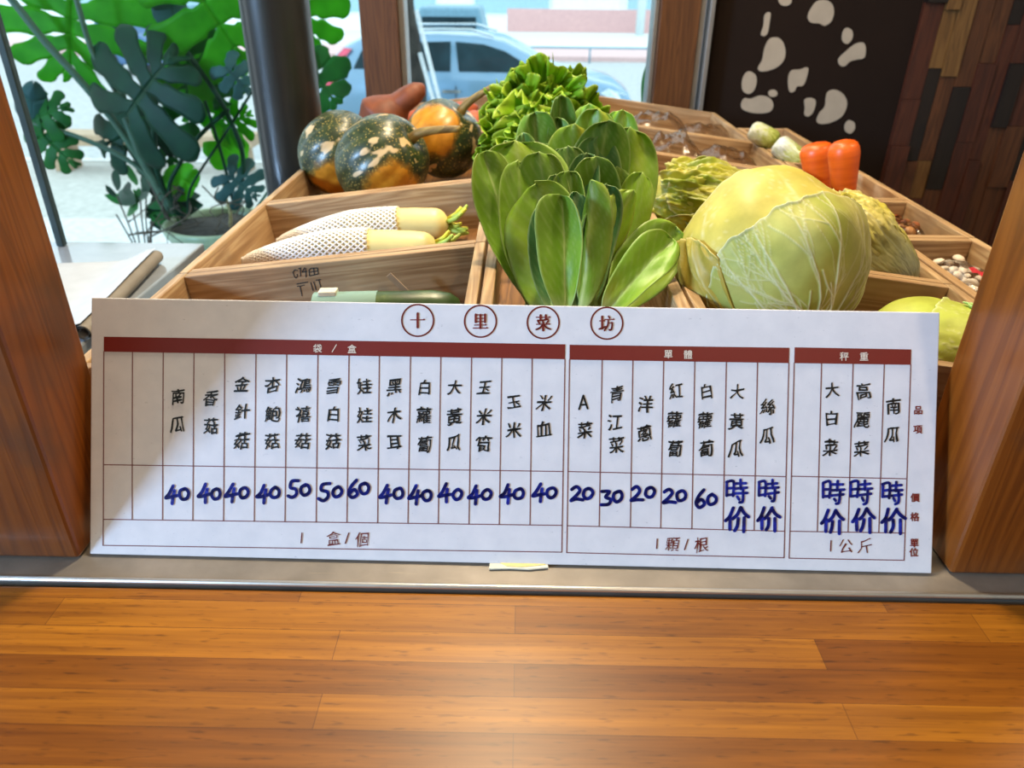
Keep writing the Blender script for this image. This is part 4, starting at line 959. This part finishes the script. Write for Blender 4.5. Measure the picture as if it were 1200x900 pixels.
for px, py, b in ((1040, 255, 0), (1050, 258, 1), (1036, 263, 0), (1046, 266, 0), (1056, 268, 1), (1066, 272, 1), (1060, 262, 0), (1050, 273, 1), (1072, 266, 0), (1042, 272, 0)):
    p = at(px, py, z=0.090+rr.uniform(-0.003, 0.004))
    mushroom('brown_mushroom', p, 0.0085, M['mushc'] if b else M['mushb'], 'round brown mushroom in the clear bag behind the white ones', 'brown mushrooms in the bag', rr)
M['redp'] = plain('red_print', '#c22a3a', 0.4, nz=0.01); M['orp'] = plain('orange_print', '#d8602a', 0.4, nz=0.01)
def bag(loc, sx_, sy_, h_, label, seed, strips=(), group=None):
    e = empty('plastic_bag', loc, label, 'plastic bag', group); n = 26
    def hh(u, v): return h_*(max(0, 1-abs(2*u-1)**3)*max(0, 1-abs(2*v-1)**3))**0.5*(1+0.22*mn.noise(Vector((u*4+seed, v*4, 0)))+0.12*mn.noise(Vector((u*11+seed, v*11, 3))))
    P = [[Vector(((u-.5)*sx_, (v-.5)*sy_, hh(u, v))) for u in np.linspace(0, 1, n)] for v in np.linspace(0, 1, n)]
    MB().grid(P).build('film', M['film'], e, True)
    for (u0, u1, v0, v1, m_) in strips:
        Q = [[Vector(((u-.5)*sx_, (v-.5)*sy_, hh(u, v)+0.0006)) for u in np.linspace(u0, u1, 9)] for v in np.linspace(v0, v1, 3)]
        MB().grid(Q).build('printed_strip', m_, e, True)
    return e
bag((0.524, 0.815, 0.062), 0.076, 0.17, 0.044, 'clear zip bag over white mushrooms with red printed strip', 3, [(.42, .98, .50, .56, M['redp'])])
bag((0.521, 1.015, 0.062), 0.076, 0.145, 0.046, 'clear bag over brown mushrooms with orange and red strips', 6, [(.12, .75, .72, .80, M['orp']), (.1, .55, .50, .55, M['redp'])])
for k, (px, py, Y, s_, h_, lb_) in enumerate(((790, 178, 1.42, .11, .055, 'crumpled clear bag nearest the lettuce in the second crate row'), (850, 196, 1.39, .12, .05, 'crumpled clear bag at the lower end of second crate row'), (770, 152, 1.70, .13, .055, 'crumpled clear bag in rearmost crate near window post'), (833, 160, 1.68, .12, .05, 'crumpled clear bag in the rearmost crate\'s right corner'))):
    p = at(px, py, Y); a_, b_, c_, d_ = COLS['RC']; p.z = b_+(d_-b_)*(p.x-a_)/(c_-a_)-DEP+0.010
    p.x = min(max(p.x, 0.162+s_/2), 0.452-s_/2); bag(p, s_, 0.16, h_+0.012, lb_, 10+k)
# ------------------------------------------------------------------ marble table and paper roll at the left
t = NT('pale_marble').set(rough=0.12, coat=0.3)
t.color(t.ramp(t.noise(t.coords((1, 1, 1)), 6, 6, 0.6, 1.0), [(0.35, '#8b929c'), (0.7, '#a0a7b0')])); M['marble'] = t.m
tb = empty('marble_table', (-0.85, 0.95, ZF), 'pale marble-topped side table left of the crates', 'table')
MB().box((-0.55, -0.40, 0.805), (0.288, 0.315, 0.83)).build('table_top', M['marble'], tb, bevel=0.003)
MB().box((-0.53, -0.38, 0.735), (0.272, 0.30, 0.805)).build('apron', M['dark_steel'], tb)
MB().box((-0.10, -0.10, 0.0), (0.10, 0.10, 0.735)).build('pedestal', M['dark_steel'], tb, bevel=0.01)
ZT = -0.0197
M['paper'] = plain('white_paper', '#c2c4c6', 0.75, nz=0.02); M['paper_edge'] = plain('cream_paper_edge', '#8a8278', 0.7, nz=0.03)
pr = empty('paper_roll', at(150, 350, z=ZT), 'half unrolled white paper lying on the marble table', 'paper')
a = at(186, 308, z=ZT); b = at(100, 400, z=ZT); up = Vector((0, 0, 0.012)); org = Vector(pr.location)
d = (b-a).normalized(); n_ = d.cross(Vector((0, 0, 1)))
if n_.x > 0: n_ = -n_
mb = MB(); P = []
for q in np.linspace(0, 2.2*2*math.pi, 60):
    rr_ = 0.011-0.0004*q; off = n_*(rr_*math.cos(q))+Vector((0, 0, 0.0112+rr_*math.sin(q)))
    P.append([a-org+off, b-org+off])
mb.grid(P).build('rolled_edge', M['paper_edge'], pr, True)
q0 = a-org+Vector((0, 0, 0.0005)); q1 = b-org+Vector((0, 0, 0.0005)); wv = n_*0.30
MB().grid([[q0+wv*u+(q1-q0)*v+Vector((0, 0, 0.022*math.exp(-(u*8)**2)+0.0025+0.0008*math.sin(5*u+7*v))) for v in np.linspace(0, 1, 14)] for u in np.linspace(0, 1, 20)]).build('sheet', M['paper'], pr, True)
up_ = MB().box((-0.0065, -0.0065, -0.0195), (0.0065, 0.0065, 1.95)).build('trim_4', M['dark_steel'], None, bevel=0.002); p = at(73, 288, z=ZT); up_.location = (p.x, p.y, 0); up_['kind'] = 'structure'

# ------------------------------------------------------------------ monstera in its pot, outside the glass
def gleaf(name, c0, c1, tw=0.3):
    t = NT(name).set(rough=0.5, spec=0.18); f = t.noise(t.coords((1, 1, 1)), 16, 4)
    c = t.ramp(f, [(0.3, c0), (0.7, c1)]); t.color(c); t.translucent(c, tw); return t.m
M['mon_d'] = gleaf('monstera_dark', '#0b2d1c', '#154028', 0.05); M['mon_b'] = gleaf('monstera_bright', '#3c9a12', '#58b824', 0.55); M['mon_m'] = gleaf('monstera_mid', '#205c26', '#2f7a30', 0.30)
M['mon_l'] = gleaf('young_leaf', '#59b81c', '#74cf2c', 0.5); M['mon_g'] = gleaf('bluish_leaf', '#2a4a48', '#3c6460', 0.1)
M['stem_g'] = plain('green_stem', '#3c5a42', 0.5); M['stem_b'] = plain('brown_stem', '#54483a', 0.7)
def monstera_leaf(parent, B, T, N, W_, mat, lobes=5, split=0.42, seed=0, droop=0.15, name='leaf'):
    o0 = Vector(parent.location); B = Vector(B)-o0; T = Vector(T)-o0; L = (T-B).length; x, y, z = frame(T-B, N); rr = random.Random(seed); mb = MB(); rib = MB()
    def pt(v, u, side):
        ang = R(142)*(1-v)**1.25+R(14); wv = W_*0.5*(math.sin(math.pi*min(1, 0.22+0.80*v))**0.75)*1.15
        cx, cz = math.sin(ang)*u*wv*side, v*0.86*L+math.cos(ang)*u*wv*0.75
        yy = -droop*L*(u*u*0.8+(cz/L)**2*0.6)+0.02*L*math.sin(9*v+seed)*u
        return B + x*cx + z*cz + y*yy
    for side in (-1, 1):
        for k in range(lobes):
            v0, v1 = k/lobes, (k+1)/lobes; vc = (v0+v1)/2; ln = rr.uniform(0.9, 1.06)
            P = []
            for i in range(15):
                u = i/14; wd = 1.0
                if 0.10 < u < 0.30 and split < 0.9: wd = 1-0.22*math.sin((u-0.10)/0.20*math.pi)
                if u > split: wd = (1-0.30*math.sin(min(1, (u-split)/(1-split))*math.pi)**0.7)*(1-0.55*max(0, (u-0.82)/0.18)**1.6)
                P.append([pt(vc+(s-.5)*(v1-v0)*wd+0.03*u, u*ln*(1-0.10*abs(s-.4)), side) for s in np.linspace(0, 1, 7)])
            mb.grid(P)
            rib.tube([pt(vc, u_, side)+y*0.001 for u_ in np.linspace(0.02, 0.7, 5)], [0.0016, .0014, .0012, .0009, .0006], 4)
    rib.tube([pt(v_, 0.0, 1)+y*0.001 for v_ in np.linspace(0, 1, 7)], 0.0032, 5)
    mb.build(name, mat, parent, True); lf = bpy.context.scene.collection.objects[-1]
    s_ = lf.modifiers.new('thickness', 'SOLIDIFY'); s_.thickness = 0.0015
    return lf
YP = 2.60
pot = at(250, 300, YP); pot.z = -0.66
mo = empty('potted_monstera', pot, 'large potted monstera with split leaves outside the window', 'plant')
def mp_(px, py, dY=0.0): return at(px, py, YP+dY)
M['pot'] = plain('celadon_pot', '#a8b390', 0.35, nz=0.03)
pc = (mp_(196, 258)+mp_(318, 258))/2; pc.z = 0; pr_ = (mp_(318, 258)-mp_(196, 258)).length/2; zr = mp_(250, 258).z+0.66
off = Vector((pc.x-pot.x, pc.y-pot.y, 0))
P = [[q+off for q in r_] for r_ in lathe([(0.02, 0.0), (pr_*.66, 0.0), (pr_*.70, .02), (pr_*.94, zr-.04), (pr_*1.0, zr-.035), (pr_*1.04, zr-.01), (pr_*1.0, zr), (pr_*.92, zr-.005), (pr_*.90, zr-.03)], 40)]
MB().grid(P, wrap=True).build('pot', M['pot'], mo, True)
P = [[q+off+Vector((0, 0, 0.012*mn.noise(q*30))) for q in r_] for r_ in lathe([(0.001, zr-.02), (pr_*.5, zr-.018), (pr_*.91, zr-.025)], 40)]
MB().grid(P, wrap=True).build('soil', plain('soil', '#3d352d', 0.9, nz=0.12, nscale=60, bump=0.5), mo, True)
def stem(pts, r, mat, name='stem'):
    MB().tube([Vector(q)-pot for q in spline([mp_(*p) for p in pts], 5)], r, 7).build(name, mat, mo, True)
stem([(-25, -40), (14, 0), (52, 48), (92, 92), (132, 140), (160, 180), (182, 212), (205, 250)], 0.0125, M['stem_g'])
stem([(78, -40), (92, 8), (106, 55), (122, 85), (150, 128)], 0.009, M['stem_g'])
stem([(40, 145), (90, 160), (140, 182), (172, 205), (190, 235)], 0.0085, M['stem_g'])
stem([(146, 138), (158, 165), (172, 195), (180, 208), (200, 250)], [0.018*(0.5+0.5*math.sin(math.pi*min(1, k/20))) for k in range(21)], M['stem_g'], 'sheath')
stem([(180, 130), (181, 170), (184, 200), (200, 245)], 0.011, M['mon_d'])
stem([(212, 52), (240, 90), (262, 125), (278, 160), (285, 190), (280, 240)], 0.008, M['mon_d'])
stem([(268, 128), (235, 158), (212, 190), (198, 222), (210, 252)], 0.0075, M['mon_d'])
stem([(240, 118), (252, 155), (262, 190), (275, 245)], 0.0055, M['mon_d'])
stem([(300, 100), (262, 160), (235, 200), (222, 225), (220, 252)], 0.0045, M['mon_d'])
stem([(172, 205), (186, 235), (200, 262), (204, 285)], 0.006, M['stem_b'], 'aerial_root')
stem([(262, 205), (264, 230), (270, 250), (268, 285), (262, 300)], 0.006, plain('dry_sheath', '#b59f6a', 0.7), 'dry_leaf')
rr = random.Random(4)
for k in range(16):
    x0 = rr.uniform(185, 290); y0 = rr.uniform(215, 245)
    stem([(x0, y0, rr.uniform(-.1, .1)), (x0+rr.uniform(-25, 20), y0+15, rr.uniform(-.15, .1)), (x0+rr.uniform(-45, 30), y0+rr.uniform(22, 40), rr.uniform(-.2, .1)), (x0+rr.uniform(-55, 30), y0+rr.uniform(35, 75), rr.uniform(-.22, -.1))], rr.uniform(0.0015, 0.0035), M['stem_b'], 'aerial_root')
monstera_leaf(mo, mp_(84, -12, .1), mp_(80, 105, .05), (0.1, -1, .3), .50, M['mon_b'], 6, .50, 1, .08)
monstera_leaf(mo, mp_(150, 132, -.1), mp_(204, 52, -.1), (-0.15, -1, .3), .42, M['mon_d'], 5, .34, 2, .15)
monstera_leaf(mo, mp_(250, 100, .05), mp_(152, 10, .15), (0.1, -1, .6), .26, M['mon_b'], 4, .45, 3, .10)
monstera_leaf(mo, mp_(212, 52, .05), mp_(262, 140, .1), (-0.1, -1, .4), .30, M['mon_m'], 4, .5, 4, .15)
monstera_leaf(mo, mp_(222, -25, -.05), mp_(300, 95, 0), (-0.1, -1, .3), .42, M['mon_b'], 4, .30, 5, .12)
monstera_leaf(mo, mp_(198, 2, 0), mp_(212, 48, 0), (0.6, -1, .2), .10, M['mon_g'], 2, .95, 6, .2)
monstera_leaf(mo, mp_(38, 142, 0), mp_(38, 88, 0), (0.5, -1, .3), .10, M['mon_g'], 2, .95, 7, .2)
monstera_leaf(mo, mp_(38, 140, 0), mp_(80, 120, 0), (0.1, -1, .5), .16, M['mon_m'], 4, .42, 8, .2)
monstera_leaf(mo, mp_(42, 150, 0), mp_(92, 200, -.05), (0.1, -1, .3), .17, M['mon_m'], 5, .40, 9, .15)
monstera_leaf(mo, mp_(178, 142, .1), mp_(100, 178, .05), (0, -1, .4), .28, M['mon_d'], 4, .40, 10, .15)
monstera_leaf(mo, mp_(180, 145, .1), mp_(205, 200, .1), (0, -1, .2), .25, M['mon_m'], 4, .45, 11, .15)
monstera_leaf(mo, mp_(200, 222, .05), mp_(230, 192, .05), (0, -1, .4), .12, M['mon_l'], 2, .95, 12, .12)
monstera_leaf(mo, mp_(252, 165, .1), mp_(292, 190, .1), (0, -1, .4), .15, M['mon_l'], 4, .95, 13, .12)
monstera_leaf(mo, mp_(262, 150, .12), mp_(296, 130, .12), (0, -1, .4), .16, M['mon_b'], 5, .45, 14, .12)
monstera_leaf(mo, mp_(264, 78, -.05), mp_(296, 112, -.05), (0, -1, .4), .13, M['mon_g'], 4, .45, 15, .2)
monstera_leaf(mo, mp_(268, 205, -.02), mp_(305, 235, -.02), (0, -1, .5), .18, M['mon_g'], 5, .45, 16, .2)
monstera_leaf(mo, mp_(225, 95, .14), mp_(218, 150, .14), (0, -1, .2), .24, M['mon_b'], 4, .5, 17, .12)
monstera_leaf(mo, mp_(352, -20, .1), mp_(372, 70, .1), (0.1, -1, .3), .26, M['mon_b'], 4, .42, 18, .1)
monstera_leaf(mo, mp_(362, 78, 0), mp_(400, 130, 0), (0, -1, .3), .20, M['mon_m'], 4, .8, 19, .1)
stem([(366, 60), (372, 95), (360, 150), (330, 200), (300, 245)], 0.005, M['stem_g'])
# low bushy plant in front of the pot
bp_ = mp_(168, 300, .10); bp_.z = -0.66
bu = empty('leafy_shrub', bp_, 'small shrub with narrow dark leaves at the left foot of the monstera', 'plant')
for k in range(44):
    a = rr.uniform(-2.6, 1.0); r0 = rr.uniform(5, 48); px, py = 165+r0*math.cos(a)*0.85, 248+r0*math.sin(a)*0.75; an = a+rr.uniform(-.7, .7); l_ = rr.uniform(22, 40)
    B = at(px, py, YP+rr.uniform(.02, .2)); T = at(px+l_*math.cos(an), py+l_*math.sin(an)*0.6, YP+rr.uniform(.0, .2)); x, y, z = frame(T-B, (0, -1, .5)); L = (T-B).length
    P = [[B-bp_+z*(u*L)+x*(s*L*0.20*math.sin(math.pi*min(1, u*0.97+.02))**0.8)-y*(0.15*L*u*u) for s in (-1, 0, 1)] for u in np.linspace(0, 1, 8)]
    MB().grid(P).build('leaf', M['mon_d'] if k % 3 else M['mon_m'], bu, True)
mb = MB()
for k in range(9):
    q = at(170+rr.uniform(-35, 25), 225+rr.uniform(-5, 30), YP+.1)-bp_; mb.tube([(rr.uniform(-.03, .03), rr.uniform(-.03, .03), 0), q*0.6+Vector((0, 0, .03)), q], 0.003, 5)
mb.build('stems', M['stem_b'], bu, True)
# trailing plant by the right window post
gp = at(762, 140, 2.35); gp.z = -0.66
gv = empty('spider_plant', gp, 'long arching thin green leaves outside beside the right window post', 'plant')
for k, pts in enumerate(([(772, 52), (762, 70), (754, 95), (752, 122)], [(775, 62), (766, 82), (760, 105), (757, 128)], [(778, 70), (770, 95), (766, 120)], [(772, 60), (765, 78), (763, 108), (764, 135)])):
    q = spline([at(a_, b_, 2.36+0.02*k)-gp for a_, b_ in pts], 5); N = len(q)
    MB().grid([[p_+Vector((s*0.006*math.sin(math.pi*min(1, .08+i/N*0.92)), 0, 0.002*abs(s))) for s in (-1, 0, 1)] for i, p_ in enumerate(q)]).build('leaf', M['mon_m'], gv, True)
MB().grid(lathe([(0.01, 0), (0.06, 0), (0.08, 0.16), (0.072, 0.16), (0.07, 0.14), (0.004, 0.14)], 24), wrap=True).build('pot', M['pot'], gv, True)
q0 = at(774, 60, 2.40)-gp; MB().tube([(0.0, 0.0, 0.13), (0.02, 0.02, 0.4), q0], 0.004, 6).build('stem', M['stem_g'], gv, True)

# ------------------------------------------------------------------ things in the street
M['benchw'] = plain('pale_bench_wood', '#b79f84', 0.8)
bx0, bx1 = at(52, 160, 9.8), at(300, 157, 9.8)
be = empty('street_bench', ((bx0.x+bx1.x)/2, 9.8, GZ), 'long pale wooden bench on the pavement behind the monstera', 'bench'); hw = (bx1.x-bx0.x)/2; hz = bx1.z-GZ
MB().box((-hw, -0.2, hz-0.14), (hw, 0.2, hz)).build('seat', M['benchw'], be, bevel=0.01)
for s in (-1, 1): MB().box((s*(hw-0.22)-0.09, -0.17, 0.0), (s*(hw-0.22)+0.09, 0.17, hz-0.14)).build('leg', M['benchw'], be, bevel=0.01)
# car
M['carp'] = NT('pale_blue_car_paint').set(rough=0.25, metal=0.25, coat=0.6, coatr=0.05); M['carp'].b.inputs['Base Color'].default_value = lin('#7196b2'); M['carp'] = M['carp'].m
M['carg'] = plain('car_window_glass', '#1d333b', 0.35, nz=0.12, nscale=3); M['carg'].node_tree.nodes['Principled BSDF'].inputs['Specular IOR Level'].default_value = 0.15; M['tyre'] = plain('tyre_rubber', '#23272b', 0.8); M['rim'] = plain('alloy_rim', '#8d97a0', 0.3, 0.7)
M['tail'] = plain('red_tail_lamp', '#d84668', 0.2, coat=0.5); M['lamp'] = plain('clear_head_lamp', '#cfe0ea', 0.1, coat=0.5); M['chrome'] = plain('chrome_trim', '#c9d4da', 0.15, 0.9, nz=0.01); M['trimk'] = plain('car_black_trim', '#2a3036', 0.6)
CY = 11.5; cx0 = at(366, 90, CY-0.9).x; cx1 = at(752, 100, CY-0.9).x; CLn = cx1-cx0
car = empty('parked_car', ((cx0+cx1)/2, CY, GZ-0.04), 'pale blue estate car parked at the kerb beyond the window', 'car')
def cpt(s): return (s-0.5)*CLn
# stations: s, roof/deck height, belt height, half width at belt, half width at top
ST = [(0.0, .66, .64, .70, .66), (0.012, 1.06, 1.0, .80, .70), (.04, 1.28, 1.10, .86, .70), (.09, 1.46, 1.15, .90, .68), (.14, 1.56, 1.16, .92, .68), (.25, 1.62, 1.16, .93, .67), (.38, 1.64, 1.16, .93, .67), (.5, 1.62, 1.16, .93, .67), (.58, 1.56, 1.15, .93, .66), (.66, 1.40, 1.15, .92, .68), (.72, 1.24, 1.14, .92, .74), (.76, 1.18, 1.12, .91, .78), (.84, 1.13, 1.06, .89, .76), (.92, 1.05, .98, .84, .72), (.97, .93, .86, .76, .64), (1.0, .70, .66, .62, .55)]
P = []
for s, hr, hb, wb_, wt in ST:
    half = [(wb_*.90, .20), (wb_*.99, .36), (wb_*1.0, .62*hb+.1), (wb_*.985, hb*.93), (wb_*.95, hb)]
    if hr-hb > .02: half += [(wb_*.95+(wt-wb_*.95)*.5, hb+(hr-hb)*.5), (wt, hr-.05*(hr-hb)-.02), (wt*.85, hr-.008), (wt*.4, hr+.015)]
    else: half += [(wt*1.0, hr-.004), (wt*.8, hr), (wt*.6, hr+.004), (wt*.3, hr+.008)]
    P.append([Vector((cpt(s), -a, b)) for a, b in half]+[Vector((cpt(s), a, b)) for a, b in half[::-1]])
mb = MB().grid(P); mb.f += [tuple(range(len(P[0])))[::-1], tuple((len(P)-1)*len(P[0])+j for j in range(len(P[0])))]; mb.mi += [0, 0]
body = mb.build('body', M['carp'], car, True)
def side_at(s, h):
    ss = [q[0] for q in ST]; hr = np.interp(s, ss, [q[1] for q in ST]); hb = np.interp(s, ss, [q[2] for q in ST]); wb_ = np.interp(s, ss, [q[3] for q in ST]); wt = np.interp(s, ss, [q[4] for q in ST])
    return wb_*1.0 if h <= hb else wb_*.95+(wt-wb_*.95)*min(1, (h-hb)/max(.05, hr-hb))
def side_panel(name, pts, mat, lift=0.012, n=1):
    v = []
    for s, h in pts: v.append(Vector((cpt(s), -side_at(s, h)-lift, h)))
    N = len(v); mb = MB().add(v+[q+Vector((0, .03, 0)) for q in v], [tuple(range(N))]+[(i, (i+1) % N, (i+1) % N+N, i+N) for i in range(N)]); return mb.build(name, mat, car)
side_panel('side_window', [(.125, 1.21), (.15, 1.42), (.21, 1.51), (.235, 1.51), (.235, 1.20)], M['carg'])
side_panel('side_window', [(.25, 1.20), (.25, 1.52), (.42, 1.54), (.42, 1.19)], M['carg'])
side_panel('side_window', [(.445, 1.19), (.435, 1.54), (.52, 1.51), (.585, 1.43), (.665, 1.24), (.67, 1.18)], M['carg'])
side_panel('tail_lamp', [(.018, 1.08), (.026, .97), (.085, .94), (.070, 1.10), (.090, 1.30), (.120, 1.44), (.095, 1.45), (.055, 1.28)], M['tail'], 0.03)
side_panel('head_lamp', [(.875, .94), (.90, 1.0), (.955, .92), (.985, .80), (.95, .78)], M['lamp'], 0.03)
side_panel('lower_trim', [(.10, .22), (.10, .34), (.92, .34), (.92, .22)], M['trimk'], 0.02)
side_panel('door_handle', [(.395, .93), (.395, .97), (.45, .97), (.45, .93)], M['chrome'], 0.03); side_panel('door_handle', [(.20, .95), (.20, .985), (.25, .985), (.25, .95)], M['chrome'], 0.03)
for s in (.243, .435, .70): side_panel('door_seam', [(s, .36), (s, 1.02), (s+.0025, 1.02), (s+.0025, .36)], M['trimk'], 0.008)
mb = MB()
for sy_ in (-1, 1): mb.tube([(cpt(.16), sy_*.62, 1.60), (cpt(.2), sy_*.62, 1.67), (cpt(.48), sy_*.62, 1.68), (cpt(.55), sy_*.62, 1.60)], 0.018, 8)
mb.build('roof_rail', M['chrome'], car, True)
MB().grid([[Vector((cpt(.645)+.13*math.sin(a)*math.cos(b), -1.0+.06*math.sin(a)*math.sin(b), 1.20+.09*math.cos(a))) for b in np.linspace(0, 6.2832, 16, endpoint=False)] for a in np.linspace(.01, 3.13, 10)], wrap=True).build('wing_mirror', M['carp'], car, True)
for s in (.17, .80):
    for sy_ in (-1, 1):
        m_ = Matrix.Translation((cpt(s), sy_*.80, .35)) @ Matrix.Rotation(R(90)*sy_, 4, 'X')
        wp = MB().grid([[m_ @ q for q in r_] for r_ in lathe([(.20, -.09), (.30, -.11), (.345, -.08), (.345, .08), (.30, .115), (.22, .12)], 32)], wrap=True).build('wheel', M['tyre'], car, True)
        mb = MB().grid([[m_ @ q for q in r_] for r_ in lathe([(.01, .08), (.05, .10), (.20, .08), (.225, .13)], 32)], wrap=True)
        mb.build('rim', M['rim'], wp, True)
# second vehicle and far cars
def far_vehicle(px0, px1, py, Y, h, label, mat, van=False):
    a, b = at(px0, py, Y), at(px1, py, Y); L = b.x-a.x; e = empty('parked_van' if van else 'distant_car', ((a.x+b.x)/2, Y, GZ-0.04 if Y < 25 else GZ), label, 'van' if van else 'car')
    pr_ = [(-.5, .25), (-.5, h*.62), (-.46, h*.96), (-.40, h), (.28, h), (.38, h*.6), (.48, h*.52), (.5, h*.3), (.5, .25)] if van else [(-.5, .25), (-.5, h*.55), (-.44, h*.62), (-.34, h*.97), (.12, h), (.28, h*.64), (.46, h*.55), (.5, h*.35), (.5, .25)]
    n = len(pr_); v = [Vector((x_*L, -.85, z_)) for x_, z_ in pr_]+[Vector((x_*L, .85, z_)) for x_, z_ in pr_]
    MB().add(v, [tuple(range(n)), tuple(range(n, 2*n))[::-1]]+[(i, i+n, (i+1) % n+n, (i+1) % n) for i in range(n)]).build('body', mat, e, bevel=0.05)
    MB().box((-.40*L if van else -.32*L, -.865, h*.62), (.24*L if van else .16*L, -.85, h*.90)).build('side_window', M['carg'], e)
    for s in (-.32, .32):
        m_ = Matrix.Translation((s*L, -.72, .32)) @ Matrix.Rotation(R(90), 4, 'X')
        MB().grid([[m_ @ q for q in r_] for r_ in lathe([(.01, .10), (.2, .12), (.30, .14), (.32, .12), (.32, -.1), (.02, -.1)], 20)], wrap=True).build('wheel', M['tyre'], e, True)
M['vanp'] = plain('steel_blue_paint', '#6f97ab', 0.4); M['carblue'] = plain('blue_paint', '#4a6f9c', 0.4)
far_vehicle(490, 585, 5, 17.5, 1.75, 'steel blue van parked across the road behind the pale blue car', M['vanp'], True)
far_vehicle(118, 185, 8, 21.0, 1.5, 'small blue car far across the road at upper left', M['carblue'])
far_vehicle(196, 240, 2, 24.0, 1.5, 'pale car in the distance above the monstera leaves', M['vanp'])
# street tree with its stakes
M['bark'] = plain('mottled_bark', '#2f2d29', 0.9, nz=0.26, nscale=6, bump=0.8)
tr_ = at(484, 115, 8.5); b0 = Vector((tr_.x+.05, 8.5, GZ)); te = empty('street_tree', b0, 'mottled grey tree trunk just right of the middle window post', 'tree')
pts = [(0, 0, -0.02), (-0.01, 0, .5), (-0.03, 0, 1.2), (-0.10, 0, 2.0), (-0.2, 0.1, 3.2), (-0.25, .1, 4.5)]
q = spline(pts, 6); N = len(q); MB().tube(q, [0.135-0.03*k/N+0.012*math.sin(k*1.7) for k in range(N)], 14).build('trunk', M['bark'], te, True)
mb = MB(); rr = random.Random(8)
for k in range(90): 
    c_ = Vector((-0.25+rr.gauss(0, .9), .1+rr.gauss(0, .6), 4.9+rr.gauss(0, .5))); d = Vector((rr.uniform(-1, 1), rr.uniform(-1, 1), rr.uniform(-.6, .3))).normalized(); x, y, z = frame(d, (0, 0, 1)); mb.grid([[c_+z*u*.5+x*(s*.16*math.sin(math.pi*min(1, u+.03))) for s in (-1, 0, 1)] for u in np.linspace(0, 1, 6)])
mb.build('crown', M['mon_m'], te, True)
M['stake'] = plain('pale_stake', '#c6cdd0', 0.4)
for (ax, ay, bx_, by_, lb_) in ((488, 12, 515, 118, 'longer pale stake propping the street tree, leaning right'), (492, 62, 508, 118, 'shorter pale stake propping the street tree close to its trunk')):
    a, b = at(ax, ay, 8.35), at(bx_, by_, 8.25); d = (b-a); b2 = a+d*((GZ-a.z)/d.z)
    o = MB().tube([a, b2], 0.022, 8).build('tree_stake', M['stake'], None, True); tag(o, lb_, 'stake')
p = at(750, 33, 36.5); o = MB().tube([(p.x, 36.5, GZ), (p.x, 36.5, 6)], 0.19, 14).build('street_pole', M['facade_w'], None, True); tag(o, 'pale street pole across the road before the reddish wall', 'pole')
# low railing along the far kerb
ra = empty('street_railing', (3, 24.6, GZ-0.04), 'thin low railing along the far side of the road', 'railing'); mb = MB()
mb.tube([(-6, 0, .42), (14, 0, .42)], 0.03, 6).build('rail', M['vanp'], ra, True)
for k in range(9): MB().tube([(-6+k*2.5, 0, 0), (-6+k*2.5, 0, .42)], 0.03, 6).build('post', M['vanp'], ra, True)
bpy.context.view_layer.update()
